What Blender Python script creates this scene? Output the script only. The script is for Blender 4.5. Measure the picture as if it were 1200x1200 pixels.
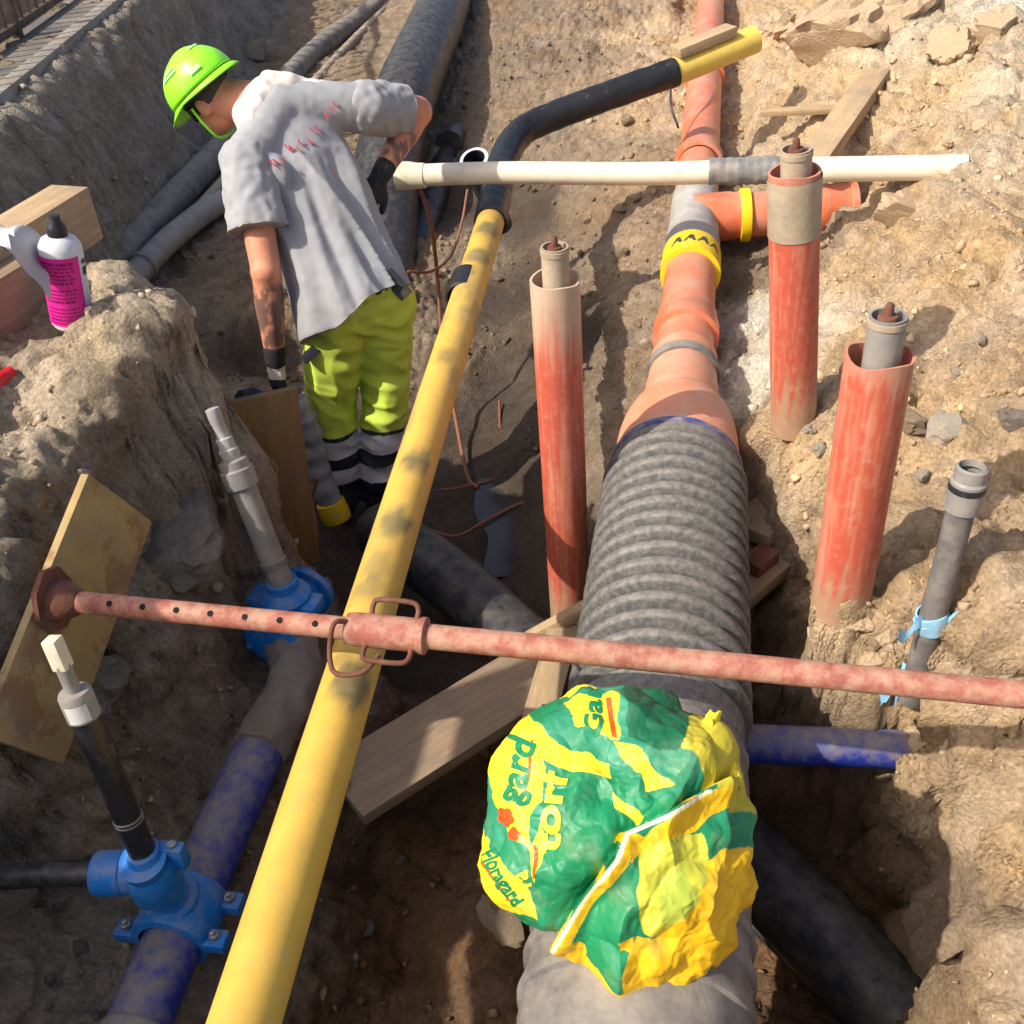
import bpy, bmesh, math, random
import numpy as np
from mathutils import Vector, Matrix
for o in list(bpy.data.objects): bpy.data.objects.remove(o)
scene = bpy.context.scene
COL = scene.collection
random.seed(7); RNG = np.random.default_rng(7)

# ------------------------------------------------------------------ camera
F_PX = 1190.0
_N = np.array([90., -1540., -F_PX]); _T = np.array([258., 935., -F_PX])
_up = -_N/np.linalg.norm(_N); _Y = _T-_up*_T.dot(_up); _Y /= np.linalg.norm(_Y); _X = np.cross(_Y, _up)
CR = np.array([_X, _Y, _up]); CC = np.array([0., 0., 2.53])
cam = bpy.data.cameras.new('camera'); camo = bpy.data.objects.new('camera', cam); COL.objects.link(camo)
m4 = Matrix.Identity(4)
for i in range(3):
    for j in range(3): m4[i][j] = CR[i][j]
    m4[i][3] = CC[i]
camo.matrix_world = m4
cam.sensor_width = 36; cam.lens = 36*F_PX/1200; cam.clip_start = .02; cam.clip_end = 400
scene.camera = camo
# ------------------------------------------------------------------ light
SUN_PER_DROP = np.array([.85, .60, -1.0])
sd = SUN_PER_DROP/np.linalg.norm(SUN_PER_DROP)
w = bpy.data.worlds.new('World'); scene.world = w; w.use_nodes = True
nt = w.node_tree; bg = nt.nodes['Background']
sky = nt.nodes.new('ShaderNodeTexSky'); sky.sky_type = 'NISHITA'; sky.sun_disc = False
sky.sun_elevation = math.asin(-sd[2]); sky.sun_rotation = math.atan2(-sd[0], -sd[1])
sky.air_density = .8; sky.dust_density = 4.0; sky.ozone_density = .6
nt.links.new(sky.outputs[0], bg.inputs[0]); bg.inputs[1].default_value = .15
sl = bpy.data.lights.new('sun', 'SUN'); sl.energy = 4.2; sl.angle = math.radians(.6); sl.color = (1, .93, .82)
so = bpy.data.objects.new('sun', sl); COL.objects.link(so)
so.rotation_euler = Vector(sd).to_track_quat('-Z', 'Y').to_euler(); so.location = (-6, -5, 8)
vs = scene.view_settings; vs.view_transform = 'Standard'; vs.look = 'None'; vs.gamma = 1; vs.exposure = .30
vs.use_curve_mapping = False

# ------------------------------------------------------------------ pixel helpers (photo is 1200 px)
def V(*a): return np.array(a, float)
def ray(px, py): return CR @ V(px-600, 600-py, -F_PX)
def Pz(px, py, z): d = ray(px, py); return CC+d*((z-CC[2])/d[2])
def Pd(px, py, D): return CC+ray(px, py)*(D/F_PX)
def proj(p):
    c = (np.asarray(p, float)-CC) @ CR
    return np.stack([600+F_PX*c[..., 0]/-c[..., 2], 600-F_PX*c[..., 1]/-c[..., 2], -c[..., 2]], -1)

# ------------------------------------------------------------------ noise (numpy)
_perm = np.random.default_rng(3).permutation(512).astype(np.int64)
def _h(ix, iy, iz):
    return _perm[(_perm[(_perm[ix & 511]+iy) & 511]+iz) & 511]
_g = np.random.default_rng(5).normal(size=(512, 3)); _g /= np.linalg.norm(_g, axis=1)[:, None]
def perlin(p):
    p = np.asarray(p, float); i = np.floor(p).astype(np.int64); f = p-i; u = f*f*f*(f*(f*6-15)+10)
    r = 0
    for dx in (0, 1):
        wx = u[..., 0] if dx else 1-u[..., 0]
        for dy in (0, 1):
            wy = u[..., 1] if dy else 1-u[..., 1]
            for dz in (0, 1):
                wz = u[..., 2] if dz else 1-u[..., 2]
                g = _g[_h(i[..., 0]+dx, i[..., 1]+dy, i[..., 2]+dz)]
                d = g[..., 0]*(f[..., 0]-dx)+g[..., 1]*(f[..., 1]-dy)+g[..., 2]*(f[..., 2]-dz)
                r = r+wx*wy*wz*d
    return r*1.6
def fbm(p, oct=4, lac=2.03, gain=.5):
    r = 0; a = 1
    for k in range(oct): r = r+a*perlin(p+k*17.3); p = p*lac; a *= gain
    return r
def worley(p):
    i = np.floor(p).astype(np.int64); best = np.full(p.shape[:-1], 9.); sec = best.copy(); cid = np.zeros(p.shape[:-1], np.int64)
    rr = np.random.default_rng(11).random((512, 3))
    for dx in (-1, 0, 1):
        for dy in (-1, 0, 1):
            for dz in (-1, 0, 1):
                c = i+np.array([dx, dy, dz]); hh = _h(c[..., 0], c[..., 1], c[..., 2])
                d = np.linalg.norm(c+rr[hh]-p, axis=-1)
                nb = d < best; sec = np.where(nb, best, np.minimum(sec, d)); cid = np.where(nb, hh, cid); best = np.where(nb, d, best)
    return best, sec, cid
def sstep(a, b, x): t = np.clip((x-a)/(b-a), 0, 1); return t*t*(3-2*t)

# ------------------------------------------------------------------ materials
MATS = {}
def srgb(r, g, b): return tuple(((c/255)/12.92 if c/255 < .04045 else ((c/255+.055)/1.055)**2.4) for c in (r, g, b))
def pmat(name, col=(.5, .5, .5), rough=.6, var=.18, vscale=9, dust=None, damt=.45, dscale=5, dup=.0, bump=.15, bscale=70,
         metal=0, attr=None, stretch=(1, 1, 1), spec=.4, spots=None, sscale=25, samt=.3, trans=0, bdist=.01, sheen=0):
    m = bpy.data.materials.new(name); m.use_nodes = True; n = m.node_tree.nodes; l = m.node_tree.links
    b = n['Principled BSDF']; tc = n.new('ShaderNodeTexCoord'); mp = n.new('ShaderNodeMapping')
    mp.inputs['Scale'].default_value = stretch; l.new(tc.outputs['Object'], mp.inputs[0])
    def noise(s, det=8, ro=.6, src=mp):
        x = n.new('ShaderNodeTexNoise'); x.inputs['Scale'].default_value = s; x.inputs['Detail'].default_value = det
        x.inputs['Roughness'].default_value = ro; l.new(src.outputs[0] if src is mp else src.outputs['Object'], x.inputs['Vector']); return x
    def mix(a, bcol, fac):
        x = n.new('ShaderNodeMix'); x.data_type = 'RGBA'
        l.new(fac, x.inputs[0])
        if hasattr(a, 'links'): l.new(a, x.inputs[6])
        else: x.inputs[6].default_value = (*a, 1)
        x.inputs[7].default_value = (*bcol, 1); return x.outputs[2]
    def rng(sock, a, bb, c=0, d=1):
        x = n.new('ShaderNodeMapRange'); x.inputs[1].default_value = a; x.inputs[2].default_value = bb
        x.inputs[3].default_value = c; x.inputs[4].default_value = d; l.new(sock, x.inputs[0]); return x.outputs[0]
    if attr:
        at = n.new('ShaderNodeAttribute'); at.attribute_name = attr; cur = at.outputs['Color']
    else:
        rg = n.new('ShaderNodeRGB'); rg.outputs[0].default_value = (*col, 1); cur = rg.outputs[0]
    hv = n.new('ShaderNodeHueSaturation'); l.new(cur, hv.inputs['Color'])
    l.new(rng(noise(vscale).outputs['Fac'], .25, .75, 1-var, 1+var), hv.inputs['Value']); cur = hv.outputs[0]
    if spots:
        cur = mix(cur, spots, rng(noise(sscale, 6, .7).outputs['Fac'], .72-samt*.5, .78-samt*.5))
    if dust:
        f = noise(dscale, 10, .68, tc).outputs['Fac']
        if dup:
            g = n.new('ShaderNodeNewGeometry'); sx = n.new('ShaderNodeSeparateXYZ'); l.new(g.outputs['Normal'], sx.inputs[0])
            ma = n.new('ShaderNodeMath'); ma.operation = 'MULTIPLY_ADD'; l.new(sx.outputs[2], ma.inputs[0]); ma.inputs[1].default_value = dup; l.new(f, ma.inputs[2]); f = ma.outputs[0]
        cur = mix(cur, dust, rng(f, .61-damt*.5, .99-damt*.5, 0, .92))
    l.new(cur, b.inputs['Base Color'])
    l.new(rng(noise(vscale*2.3).outputs['Fac'], .3, .7, max(.02, rough-.12), min(1, rough+.12)), b.inputs['Roughness'])
    b.inputs['Metallic'].default_value = metal; b.inputs['Specular IOR Level'].default_value = spec
    if trans: b.inputs['Transmission Weight'].default_value = trans
    if sheen: b.inputs['Sheen Weight'].default_value = sheen
    if bump:
        bp = n.new('ShaderNodeBump'); bp.inputs['Strength'].default_value = bump; bp.inputs['Distance'].default_value = bdist
        l.new(noise(bscale, 9, .65).outputs['Fac'], bp.inputs['Height']); l.new(bp.outputs[0], b.inputs['Normal'])
    MATS[name] = m; return m
SAND = (.49, .35, .208); DIRT = (.20, .15, .105); DUSTC = (.40, .33, .25)
def soilmat():
    m = bpy.data.materials.new('soil'); m.use_nodes = True; n = m.node_tree.nodes; l = m.node_tree.links; b = n['Principled BSDF']
    at = n.new('ShaderNodeAttribute'); at.attribute_name = 'Col'; tc = n.new('ShaderNodeTexCoord')
    def noise(s, d, r):
        x = n.new('ShaderNodeTexNoise'); x.inputs['Scale'].default_value = s; x.inputs['Detail'].default_value = d; x.inputs['Roughness'].default_value = r
        l.new(tc.outputs['Object'], x.inputs['Vector']); return x.outputs['Fac']
    def rng(sock, a, bb, c, d):
        x = n.new('ShaderNodeMapRange'); x.inputs[1].default_value = a; x.inputs[2].default_value = bb; x.inputs[3].default_value = c; x.inputs[4].default_value = d
        l.new(sock, x.inputs[0]); return x.outputs[0]
    h = n.new('ShaderNodeHueSaturation'); l.new(at.outputs['Color'], h.inputs['Color']); l.new(rng(noise(14, 12, .72), .3, .7, .72, 1.28), h.inputs['Value'])
    l.new(rng(noise(3.1, 6, .6), .3, .7, .8, 1.15), h.inputs['Saturation'])
    vo = n.new('ShaderNodeTexVoronoi'); vo.inputs['Scale'].default_value = 105; vo.inputs['Randomness'].default_value = 1; l.new(tc.outputs['Object'], vo.inputs['Vector'])
    h2 = n.new('ShaderNodeHueSaturation'); l.new(h.outputs[0], h2.inputs['Color'])
    sp = n.new('ShaderNodeSeparateColor'); l.new(vo.outputs['Color'], sp.inputs[0]); l.new(rng(sp.outputs[0], 0, 1, .84, 1.16), h2.inputs['Value'])
    l.new(h2.outputs[0], b.inputs['Base Color']); b.inputs['Specular IOR Level'].default_value = .25
    l.new(rng(at.outputs['Alpha'], 0, 1, .95, .45), b.inputs['Roughness'])
    b1 = n.new('ShaderNodeBump'); b1.inputs['Strength'].default_value = 1.0; b1.inputs['Distance'].default_value = .011; l.new(noise(85, 13, .78), b1.inputs['Height'])
    b2 = n.new('ShaderNodeBump'); b2.inputs['Strength'].default_value = .7; b2.inputs['Distance'].default_value = .006; b2.invert = True; l.new(vo.outputs['Distance'], b2.inputs['Height'])
    l.new(b1.outputs[0], b2.inputs['Normal']); l.new(b2.outputs[0], b.inputs['Normal']); MATS['soil'] = m
soilmat()
pmat('yellow_pe', srgb(232, 196, 70), .42, .10, 6, DUSTC, .22, 7, .0, .05, 60, spots=(.16, .13, .05), sscale=9, samt=.02)
pmat('yellow_attr', (.7, .5, .08), .48, .10, 14, (.40, .33, .20), .12, 30, .0, .06, 60, attr='Col')
pmat('black_wrap', (.016, .017, .02), .42, .3, 12, DUSTC, -.08, 30, .06, .2, 40)
pmat('black_pe', (.024, .025, .028), .42, .3, 8, (.13, .115, .10), .16, 22, .16, .1, 50)
pmat('grey_ribbed', (.095, .093, .09), .6, .15, 30, (.27, .25, .215), .22, 60, .22, .12, 60)
pmat('grey_dusty', (.13, .12, .115), .75, .25, 12, (.33, .29, .24), .34, 14, .2, .25, 50)
pmat('blue_band', srgb(60, 74, 132), .6, .2, 10, DUSTC, .45, 30)
pmat('orange_pvc', srgb(212, 112, 76), .42, .14, 5, (.50, .36, .26), .28, 6, .10, .06, 50)
pmat('salmon_pvc', srgb(216, 134, 98), .55, .14, 5, (.55, .42, .31), .36, 6, .1, .08, 50)
pmat('orange_old', srgb(202, 98, 70), .55, .16, 7, (.50, .33, .245), .44, 13, .0, .12, 60, stretch=(1, 1, .4))
pmat('dusty_wrap', (.42, .40, .38), .7, .3, 10, (.30, .24, .17), .4, 7, .0, .25, 40)
pmat('tape_yellow', srgb(238, 200, 30), .4, .1, 10, DUSTC, .2, 12)
pmat('orange_attr', (.5, .2, .1), .55, .08, 20, (.5, .36, .26), .14, 40, attr='Col', bump=.1)
pmat('tape_print', (.06, .05, .04), .5)
pmat('cream_plastic', srgb(226, 216, 192), .45, .08, 8, (.45, .38, .28), .26, 9, .0, .06, 60)
pmat('grey_tape', (.19, .19, .185), .5, .35, 30, DUSTC, .3, 14, .0, .35, 40)
pmat('grey_pvc', (.235, .23, .22), .5, .18, 9, DUSTC, .4, 9, .0, .1, 60)
pmat('rod_grey', (.44, .35, .25), .6, .25, 14, (.30, .23, .16), .4, 12, .0, .2, 60)
pmat('steel_bolt', (.42, .41, .38), .4, .2, 20, DIRT, .3, 30, metal=.8)
pmat('brass', (.40, .29, .15), .5, .25, 20, DIRT, .35, 25, metal=.4)
pmat('strut_paint', srgb(158, 92, 78), .66, .2, 14, srgb(204, 172, 142), .42, 30, .0, .25, 60, spots=srgb(132, 84, 70), sscale=30, samt=.30)
pmat('rust', srgb(112, 70, 54), .8, .3, 25, (.28, .2, .14), .25, 14, .0, .35, 80)
pmat('dark_hole', (.01, .008, .007), .9)
pmat('blue_pvc', srgb(36, 54, 146), .45, .2, 9, (.25, .22, .19), .20, 30, .30, .08, 60)
pmat('blue_iron', srgb(26, 122, 204), .42, .14, 12, (.30, .28, .24), .22, 26, .10, .12, 70)
pmat('wood', srgb(186, 158, 120), .75, .25, 6, (.26, .21, .155), .42, 7, .0, .45, 30, stretch=(.6, 9, 9), bdist=.006)
pmat('wood_grey', srgb(158, 134, 108), .8, .3, 6, (.22, .175, .13), .46, 8, .0, .5, 30, stretch=(.6, 9, 9), bdist=.006)
pmat('wood_dark', srgb(132, 100, 58), .75, .3, 6, (.16, .12, .08), .35, 4, .0, .3, 30, stretch=(.8, 7, 7), bdist=.006)
pmat('shutter_panel', srgb(176, 148, 92), .6, .3, 5, (.23, .185, .13), .44, 6, .0, .2, 40, stretch=(1, 1, 1), spots=srgb(150, 106, 58), sscale=7, samt=.40)
pmat('concrete', (.34, .32, .285), .88, .22, 7, (.24, .20, .15), .42, 4, .1, .45, 40)
pmat('rock_pale', (.46, .40, .32), .9, .22, 9, (.34, .27, .19), .35, 6, .0, .7, 26, bdist=.02)
pmat('rock_tan', (.38, .29, .19), .92, .25, 9, (.30, .22, .145), .4, 8, .0, .8, 26, bdist=.02)
pmat('clay', (.50, .37, .235), .95, .25, 14, (.44, .32, .2), .4, 12, .0, .45, 20, bdist=.05)
pmat('rock_grey', (.25, .215, .18), .9, .28, 8, (.17, .13, .095), .42, 6, .0, .7, 24, bdist=.02)
pmat('gravel', (.33, .27, .2), .92, .3, 5, attr='Col', bump=.5, bscale=80)
pmat('fence_steel', (.07, .055, .045), .6, .3, 20, (.25, .16, .1), .3, 12)
pmat('banner_red', srgb(168, 44, 40), .6, .15, 5, DUSTC, .2, 5)
pmat('board_white', (.7, .68, .63), .6, .12, 6, DUSTC, .25, 5)
pmat('skin', srgb(206, 138, 108), .55, .10, 12, (.24, .15, .10), .12, 14, attr='Col', bump=.15, bscale=120, bdist=.003)
pmat('shirt_grey', srgb(153, 154, 157), .9, .10, 14, (.30, .28, .26), .16, 6, bump=.3, bscale=260, bdist=.002, sheen=.15)
pmat('collar_white', srgb(226, 216, 204), .9, .08, 14, bump=.25, bscale=260, bdist=.002)
pmat('shirt_red', srgb(198, 88, 98), .85, .2, 40)
pmat('hivis', srgb(202, 226, 84), .85, .10, 9, (.34, .33, .14), .14, 6, bump=.25, bscale=160, bdist=.003)
pmat('navy', (.018, .023, .035), .85, .3, 14, (.14, .115, .09), .22, 9, bump=.3, bscale=160, bdist=.003)
pmat('reflective', (.60, .61, .64), .5, .12, 18, DUSTC, .15, 12)
pmat('boot', (.03, .027, .024), .7, .3, 14, (.2, .155, .11), .4, 9, bump=.4, bscale=60)
pmat('glove_black', (.02, .02, .022), .8, .3, 20, (.2, .165, .13), .15, 14, bump=.3, bscale=120, bdist=.003)
pmat('glove_white', (.66, .62, .55), .85, .15, 20, (.25, .2, .15), .25, 14)
pmat('helmet', srgb(150, 246, 52), .3, .06, 9, (.45, .5, .22), .08, 20, bump=.03, spec=.5)
pmat('helmet_print', srgb(176, 226, 150), .4, .15, 20)
pmat('lens', (.02, .025, .02), .12, .1, 9, bump=0, spec=.6)
pmat('hair', (.06, .045, .035), .8, .3, 40, bump=.5, bscale=200, bdist=.004)
pmat('pink_label', srgb(222, 40, 148), .4, .08, 9, bump=.03)
pmat('pink_print', srgb(140, 16, 96), .5, .1, 9, bump=0)
pmat('bottle_white', srgb(214, 216, 222), .35, .06, 9, DUSTC, .12, 12, bump=.03)
pmat('cap_black', (.02, .021, .025), .35, .2, 12, DUSTC, .12, 14, bump=.05)
pmat('rag', srgb(196, 192, 190), .9, .1, 8, (.4, .36, .32), .2, 8, bump=.3, bscale=200, bdist=.003)
pmat('sleeve_grey', (.30, .31, .34), .75, .3, 12, (.36, .32, .27), .35, 7, bump=.35, bscale=50)
pmat('red_handle', srgb(200, 34, 40), .4, .1, 9, DUSTC, .15, 12)
pmat('copper_cable', srgb(140, 88, 66), .55, .2, 14, DIRT, .3, 9)
pmat('strap_blue', srgb(132, 188, 220), .7, .14, 12, DUSTC, .2, 9, bump=.2)
pmat('paint_blue', srgb(70, 160, 214), .7, .2, 20)
pmat('bag', (.5, .5, .1), .5, .07, 20, (.34, .33, .2), .12, 10, attr='Col', bump=.25, bscale=45, bdist=.004, spec=.45)
pmat('bag_green', srgb(24, 128, 82), .4, .1, 20, bump=.1)
pmat('bag_yellow', srgb(238, 216, 52), .4, .1, 20, bump=.1)
pmat('bag_red', srgb(226, 84, 34), .4, .1, 20, bump=.1)
pmat('bag_white', srgb(232, 226, 190), .5, .1, 20, bump=.1)
pmat('water', (.055, .05, .048), .08, .1, 5, bump=.06, bscale=14, spec=.6)
pmat('road', (.12, .115, .11), .9, .2, 5, DUSTC, .4, 2, bump=.4, bscale=60)

# ------------------------------------------------------------------ mesh builder
class MB:
    def __init__(s): s.v = []; s.f = []; s.c = []
    def add(s, v, f, col=None):
        k = len(s.v); s.v += [tuple(map(float, q)) for q in v]; s.f += [tuple(i+k for i in q) for q in f]
        if col is not None: s.c += [col]*len(v) if np.ndim(col) == 1 else [tuple(x) for x in col]
        return s
    def tube(s, path, r, n=28, cap=True, wall=0, jit=0, col=None):
        P = np.asarray(path, float); m = len(P); r = np.broadcast_to(np.asarray(r, float), (m,))
        t = np.gradient(P, axis=0); t /= np.linalg.norm(t, axis=1)[:, None]
        a = np.cross(t[0], [0, 0, 1.]) if abs(t[0][2]) < .9 else np.cross(t[0], [0, 1., 0]); a /= np.linalg.norm(a)
        vs_ = []; fr = []
        for i in range(m):
            a = a-t[i]*a.dot(t[i]); a /= np.linalg.norm(a); fr.append((a.copy(), np.cross(t[i], a)))
        th = np.linspace(0, 2*math.pi, n, endpoint=False)
        def ring(i, rr): return P[i]+rr*(np.cos(th)[:, None]*fr[i][0]+np.sin(th)[:, None]*fr[i][1])
        rings = [ring(i, r[i]) for i in range(m)]
        if jit: rings = [q+jit*perlin(q*25)[:, None]*(q-P[i])/max(r[i], 1e-6) for i, q in enumerate(rings)]
        if wall:
            rings = rings+[ring(m-1, r[m-1]-wall)]+[ring(i, r[i]-wall) for i in range(m-2, -1, -1)]+[ring(0, r[0])] if False else rings+[ring(i, r[i]-wall) for i in range(m-1, -1, -1)]
        for q in rings: vs_ += list(q)
        M_ = len(rings); fs = []
        for i in range(M_-1 if not wall else M_):
            i2 = (i+1) % M_
            for j in range(n): fs.append((i*n+j, i*n+(j+1) % n, i2*n+(j+1) % n, i2*n+j))
        if cap and not wall: fs.append(tuple(range(n-1, -1, -1))); fs.append(tuple((M_-1)*n+j for j in range(n)))
        return s.add(vs_, fs, col)
    def lathe(s, prof, base, axis, n=32, cap=True, ang=(0, 2*math.pi)):
        ax = np.asarray(axis, float); ax = ax/np.linalg.norm(ax); b = np.asarray(base, float)
        a = np.cross(ax, [0, 0, 1.]) if abs(ax[2]) < .9 else np.cross(ax, [0, 1., 0]); a /= np.linalg.norm(a); c = np.cross(ax, a)
        full = abs(ang[1]-ang[0]-2*math.pi) < 1e-6; th = np.linspace(ang[0], ang[1], n, endpoint=not full)
        v = [b+ax*h+rr*(math.cos(q)*a+math.sin(q)*c) for rr, h in prof for q in th]; f = []
        for i in range(len(prof)-1):
            for j in range(n if full else n-1): f.append((i*n+j, i*n+(j+1) % n, (i+1)*n+(j+1) % n, (i+1)*n+j))
        if cap and full: f.append(tuple(range(n-1, -1, -1))); f.append(tuple((len(prof)-1)*n+j for j in range(n)))
        return s.add(v, f)
    def box(s, c, half, axes=((1, 0, 0), (0, 1, 0), (0, 0, 1)), bev=.0, rough=0):
        bm = bmesh.new(); bmesh.ops.create_cube(bm, size=2)
        A = [np.asarray(q, float)/np.linalg.norm(q) for q in axes]
        for v in bm.verts: v.co = Vector([v.co[i]*half[i] for i in range(3)])
        if bev: bmesh.ops.bevel(bm, geom=list(bm.edges), offset=bev, segments=2, affect='EDGES', profile=.6)
        bm.verts.ensure_lookup_table()
        L = np.array([v.co[:] for v in bm.verts]); F = [tuple(x.index for x in q.verts) for q in bm.faces]; bm.free()
        if rough: L = L+rough*perlin(L*30)[:, None]
        return s.add(np.asarray(c, float)+L[:, :1]*A[0]+L[:, 1:2]*A[1]+L[:, 2:]*A[2], F)
    def ico(s, c, r, sub=2, noise=0, nscale=3, seed=0, sc=(1, 1, 1), flat=0, col=None):
        bm = bmesh.new(); bmesh.ops.create_icosphere(bm, subdivisions=sub, radius=1)
        L = np.array([v.co[:] for v in bm.verts]); F = [tuple(x.index for x in q.verts) for q in bm.faces]; bm.free()
        if noise: L = L*(1+noise*(fbm(L*nscale*.5+seed*3.7, 3)+.4*perlin(L*nscale*2+seed)))[:, None]
        return s.add(np.asarray(c, float)+L*r*np.asarray(sc), F, col)
def mesh_of(name, mb, loc=(0, 0, 0), smooth=True, sharp=35):
    me = bpy.data.meshes.new(name); v = np.asarray(mb.v, float)-np.asarray(loc, float)
    me.from_pydata([tuple(q) for q in v], [], mb.f); me.validate()
    if mb.c and len(mb.c) == len(me.vertices):
        ca = me.color_attributes.new('Col', 'FLOAT_COLOR', 'POINT'); arr = np.ones((len(mb.c), 4)); cc = np.asarray(mb.c, float); arr[:, :cc.shape[1]] = cc
        ca.data.foreach_set('color', arr.ravel())
    bm = bmesh.new(); bm.from_mesh(me); bmesh.ops.recalc_face_normals(bm, faces=list(bm.faces)); bm.to_mesh(me); bm.free()
    if smooth:
        me.polygons.foreach_set('use_smooth', [True]*len(me.polygons)); me.set_sharp_from_angle(angle=math.radians(sharp))
    return me
def tag(o, label=None, cat=None, group=None, kind=None):
    if label: o['label'] = label
    if cat: o['category'] = cat
    if group: o['group'] = group
    if kind: o['kind'] = kind
    return o
def thing(name, loc, label, cat, group=None):
    o = bpy.data.objects.new(name, None); COL.objects.link(o); o.location = tuple(map(float, loc)); o.empty_display_size = .05
    tag(o, label, cat, group); o['_w'] = [float(q) for q in loc]; return o
def wloc(o): return V(*o['_w'])
def obj(name, mb, mat, parent=None, loc=None, smooth=True, sharp=35):
    base = wloc(parent) if parent is not None else (V(*loc) if loc is not None else np.asarray(mb.v).mean(0)*V(1, 1, 0)+V(0, 0, np.asarray(mb.v)[:, 2].min()))
    me = mesh_of(name, mb, base, smooth, sharp); o = bpy.data.objects.new(name, me); COL.objects.link(o)
    o['_w'] = [float(q) for q in base]
    me.materials.append(MATS[mat])
    if parent is not None: o.parent = parent
    else: o.location = tuple(map(float, base))
    return o
def catmull(pts, per=10):
    P = [V(*p) for p in pts]; P = [2*P[0]-P[1]]+P+[2*P[-1]-P[-2]]; out = []
    for i in range(1, len(P)-2):
        for k in range(per):
            t = k/per; a, b, c, d = P[i-1], P[i], P[i+1], P[i+2]
            out.append(.5*((2*b)+(c-a)*t+(2*a-5*b+4*c-d)*t*t+(3*b-a-3*c+d)*t**3))
    out.append(P[-2]); return np.array(out)
def lin(a, b, n=12): return V(*a)+(V(*b)-V(*a))*np.linspace(0, 1, n)[:, None]
def nrm(a): a = np.asarray(a, float); return a/np.linalg.norm(a)

# ------------------------------------------------------------------ terrain
ZW = {'s': (*SAND, 0), 'p': (.60, .53, .43, 0), 'd': (.255, .187, .125, .1), 'g': (.31, .25, .18, 0), 'w': (.085, .06, .042, .55),
      'b': (.18, .10, .05, .25), 'm': (.31, .22, .14, 0), 'r': (.50, .395, .275, 0)}
CPX = [  # photo pixel x, y, height, soil kind (some mid-floor kinds darkened in place of shade)
 (400, 600, 0, 'w'), (470, 610, 0, 'w'), (600, 600, -.01, 'w'), (600, 660, 0, 'w'), (560, 500, 0, 'w'), (600, 450, .02, 'w'), (560, 360, .1, 'w'), (620, 350, .12, 'w'),
 (620, 260, .3, 'w'), (560, 240, .22, 'w'), (640, 160, .48, 'd'), (640, 60, .68, 'd'), (600, 0, .8, 'd'), (560, 120, .5, 'd'), (700, 20, .72, 'm'),  # centre floor points take the dark wet soil colour to imitate shade
 (770, 40, .68, 's'), (770, 120, .66, 's'), (745, 200, .62, 'm'), (740, 280, .58, 'm'), (740, 340, .54, 'm'), (735, 420, .5, 'd'), (715, 480, .42, 'd'), (690, 400, .3, 'w'), (690, 300, .46, 'd'), (690, 220, .52, 'd'), (700, 120, .6, 'm'),  # floor edge near the tall casing also darkened as painted shade
 (870, 440, .72, 'p'), (880, 380, .66, 'p'), (900, 520, .70, 'm'), (905, 600, .60, 'd'), (900, 700, .45, 'd'), (900, 780, .36, 'b'), (960, 740, .62, 'm'), (985, 700, .90, 's'), (965, 712, .87, 's'), (1005, 715, .90, 's'), (985, 735, .85, 's'), (1000, 770, .78, 's'),
 (1060, 780, .80, 's'), (1130, 790, .86, 's'), (1190, 780, .95, 's'), (1100, 850, .70, 's'), (1190, 860, .80, 's'), (1010, 860, .60, 'm'), (950, 830, .5, 'd'), (950, 880, .45, 'b'),
 (1100, 920, .62, 's'), (1180, 960, .74, 's'), (1195, 1100, .78, 's'), (1190, 1190, .80, 's'), (1120, 1060, .52, 'm'), (1140, 1160, .58, 'm'), (1000, 950, .34, 'b'), (950, 980, .22, 'b'),
 (1040, 1080, .22, 'b'), (920, 1050, .10, 'b'), (900, 1150, .08, 'b'), (1050, 1180, .2, 'b'), (1110, 1190, .36, 'm'),
 (1050, 640, .95, 's'), (1060, 560, .98, 's'), (1100, 480, 1.03, 's'), (1190, 480, 1.14, 's'), (1190, 620, 1.06, 's'), (1180, 380, 1.2, 's'), (1190, 280, 1.27, 's'), (1090, 380, 1.08, 's'), (1050, 300, 1.06, 's'),
 (1000, 430, .95, 's'), (950, 490, .93, 's'), (930, 455, .985, 's'), (930, 485, .97, 's'), (912, 470, .96, 's'), (950, 460, .98, 's'), (905, 420, .84, 'p'), (960, 560, .88, 's'), (900, 330, .66, 'd'), (880, 300, .64, 'd'), (960, 300, .80, 'm'), (1010, 300, .95, 's'),
 (1030, 230, 1.0, 's'), (1000, 180, .98, 's'), (960, 130, .96, 's'), (900, 170, .76, 's'), (890, 110, .76, 's'), (880, 40, .84, 's'), (930, 75, .92, 's'), (950, 45, 1.1, 's'), (990, 10, 1.26, 's'), (1050, 45, 1.22, 'r'),
 (1040, 110, 1.06, 's'), (1085, 105, 1.12, 's'), (1100, 60, 1.26, 'r'), (1100, 130, 1.15, 's'), (1130, 195, 1.12, 's'), (1150, 30, 1.34, 'r'), (1195, 10, 1.38, 'p'), (1195, 150, 1.34, 'r'), (1160, 100, 1.3, 'r'),
 (215, 374, 1.36, 'r'), (236, 402, 1.34, 'r'), (243, 440, 1.29, 'r'), (232, 480, 1.22, 'g'), (205, 440, 1.32, 'r'), (170, 420, 1.36, 'r'), (150, 500, 1.27, 'g'), (225, 340, .34, 'd'), (300, 440, .05, 'w'), (200, 280, .42, 'd'), (270, 230, .40, 'd'), (330, 120, .42, 'd'), (420, 60, .5, 'd'), (500, 150, .42, 'd'), (480, 250, .2, 'w'),
 (500, 1000, .16, 'b'), (440, 920, .22, 'b'), (430, 1050, .14, 'b'), (470, 1150, .12, 'b'), (560, 1120, .30, 'b'), (590, 1070, .36, 'b'), (600, 1180, .3, 'b'), (520, 850, .2, 'b'), (450, 800, .15, 'w'), (500, 720, .1, 'w'), (640, 850, .18, 'b')]
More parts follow.
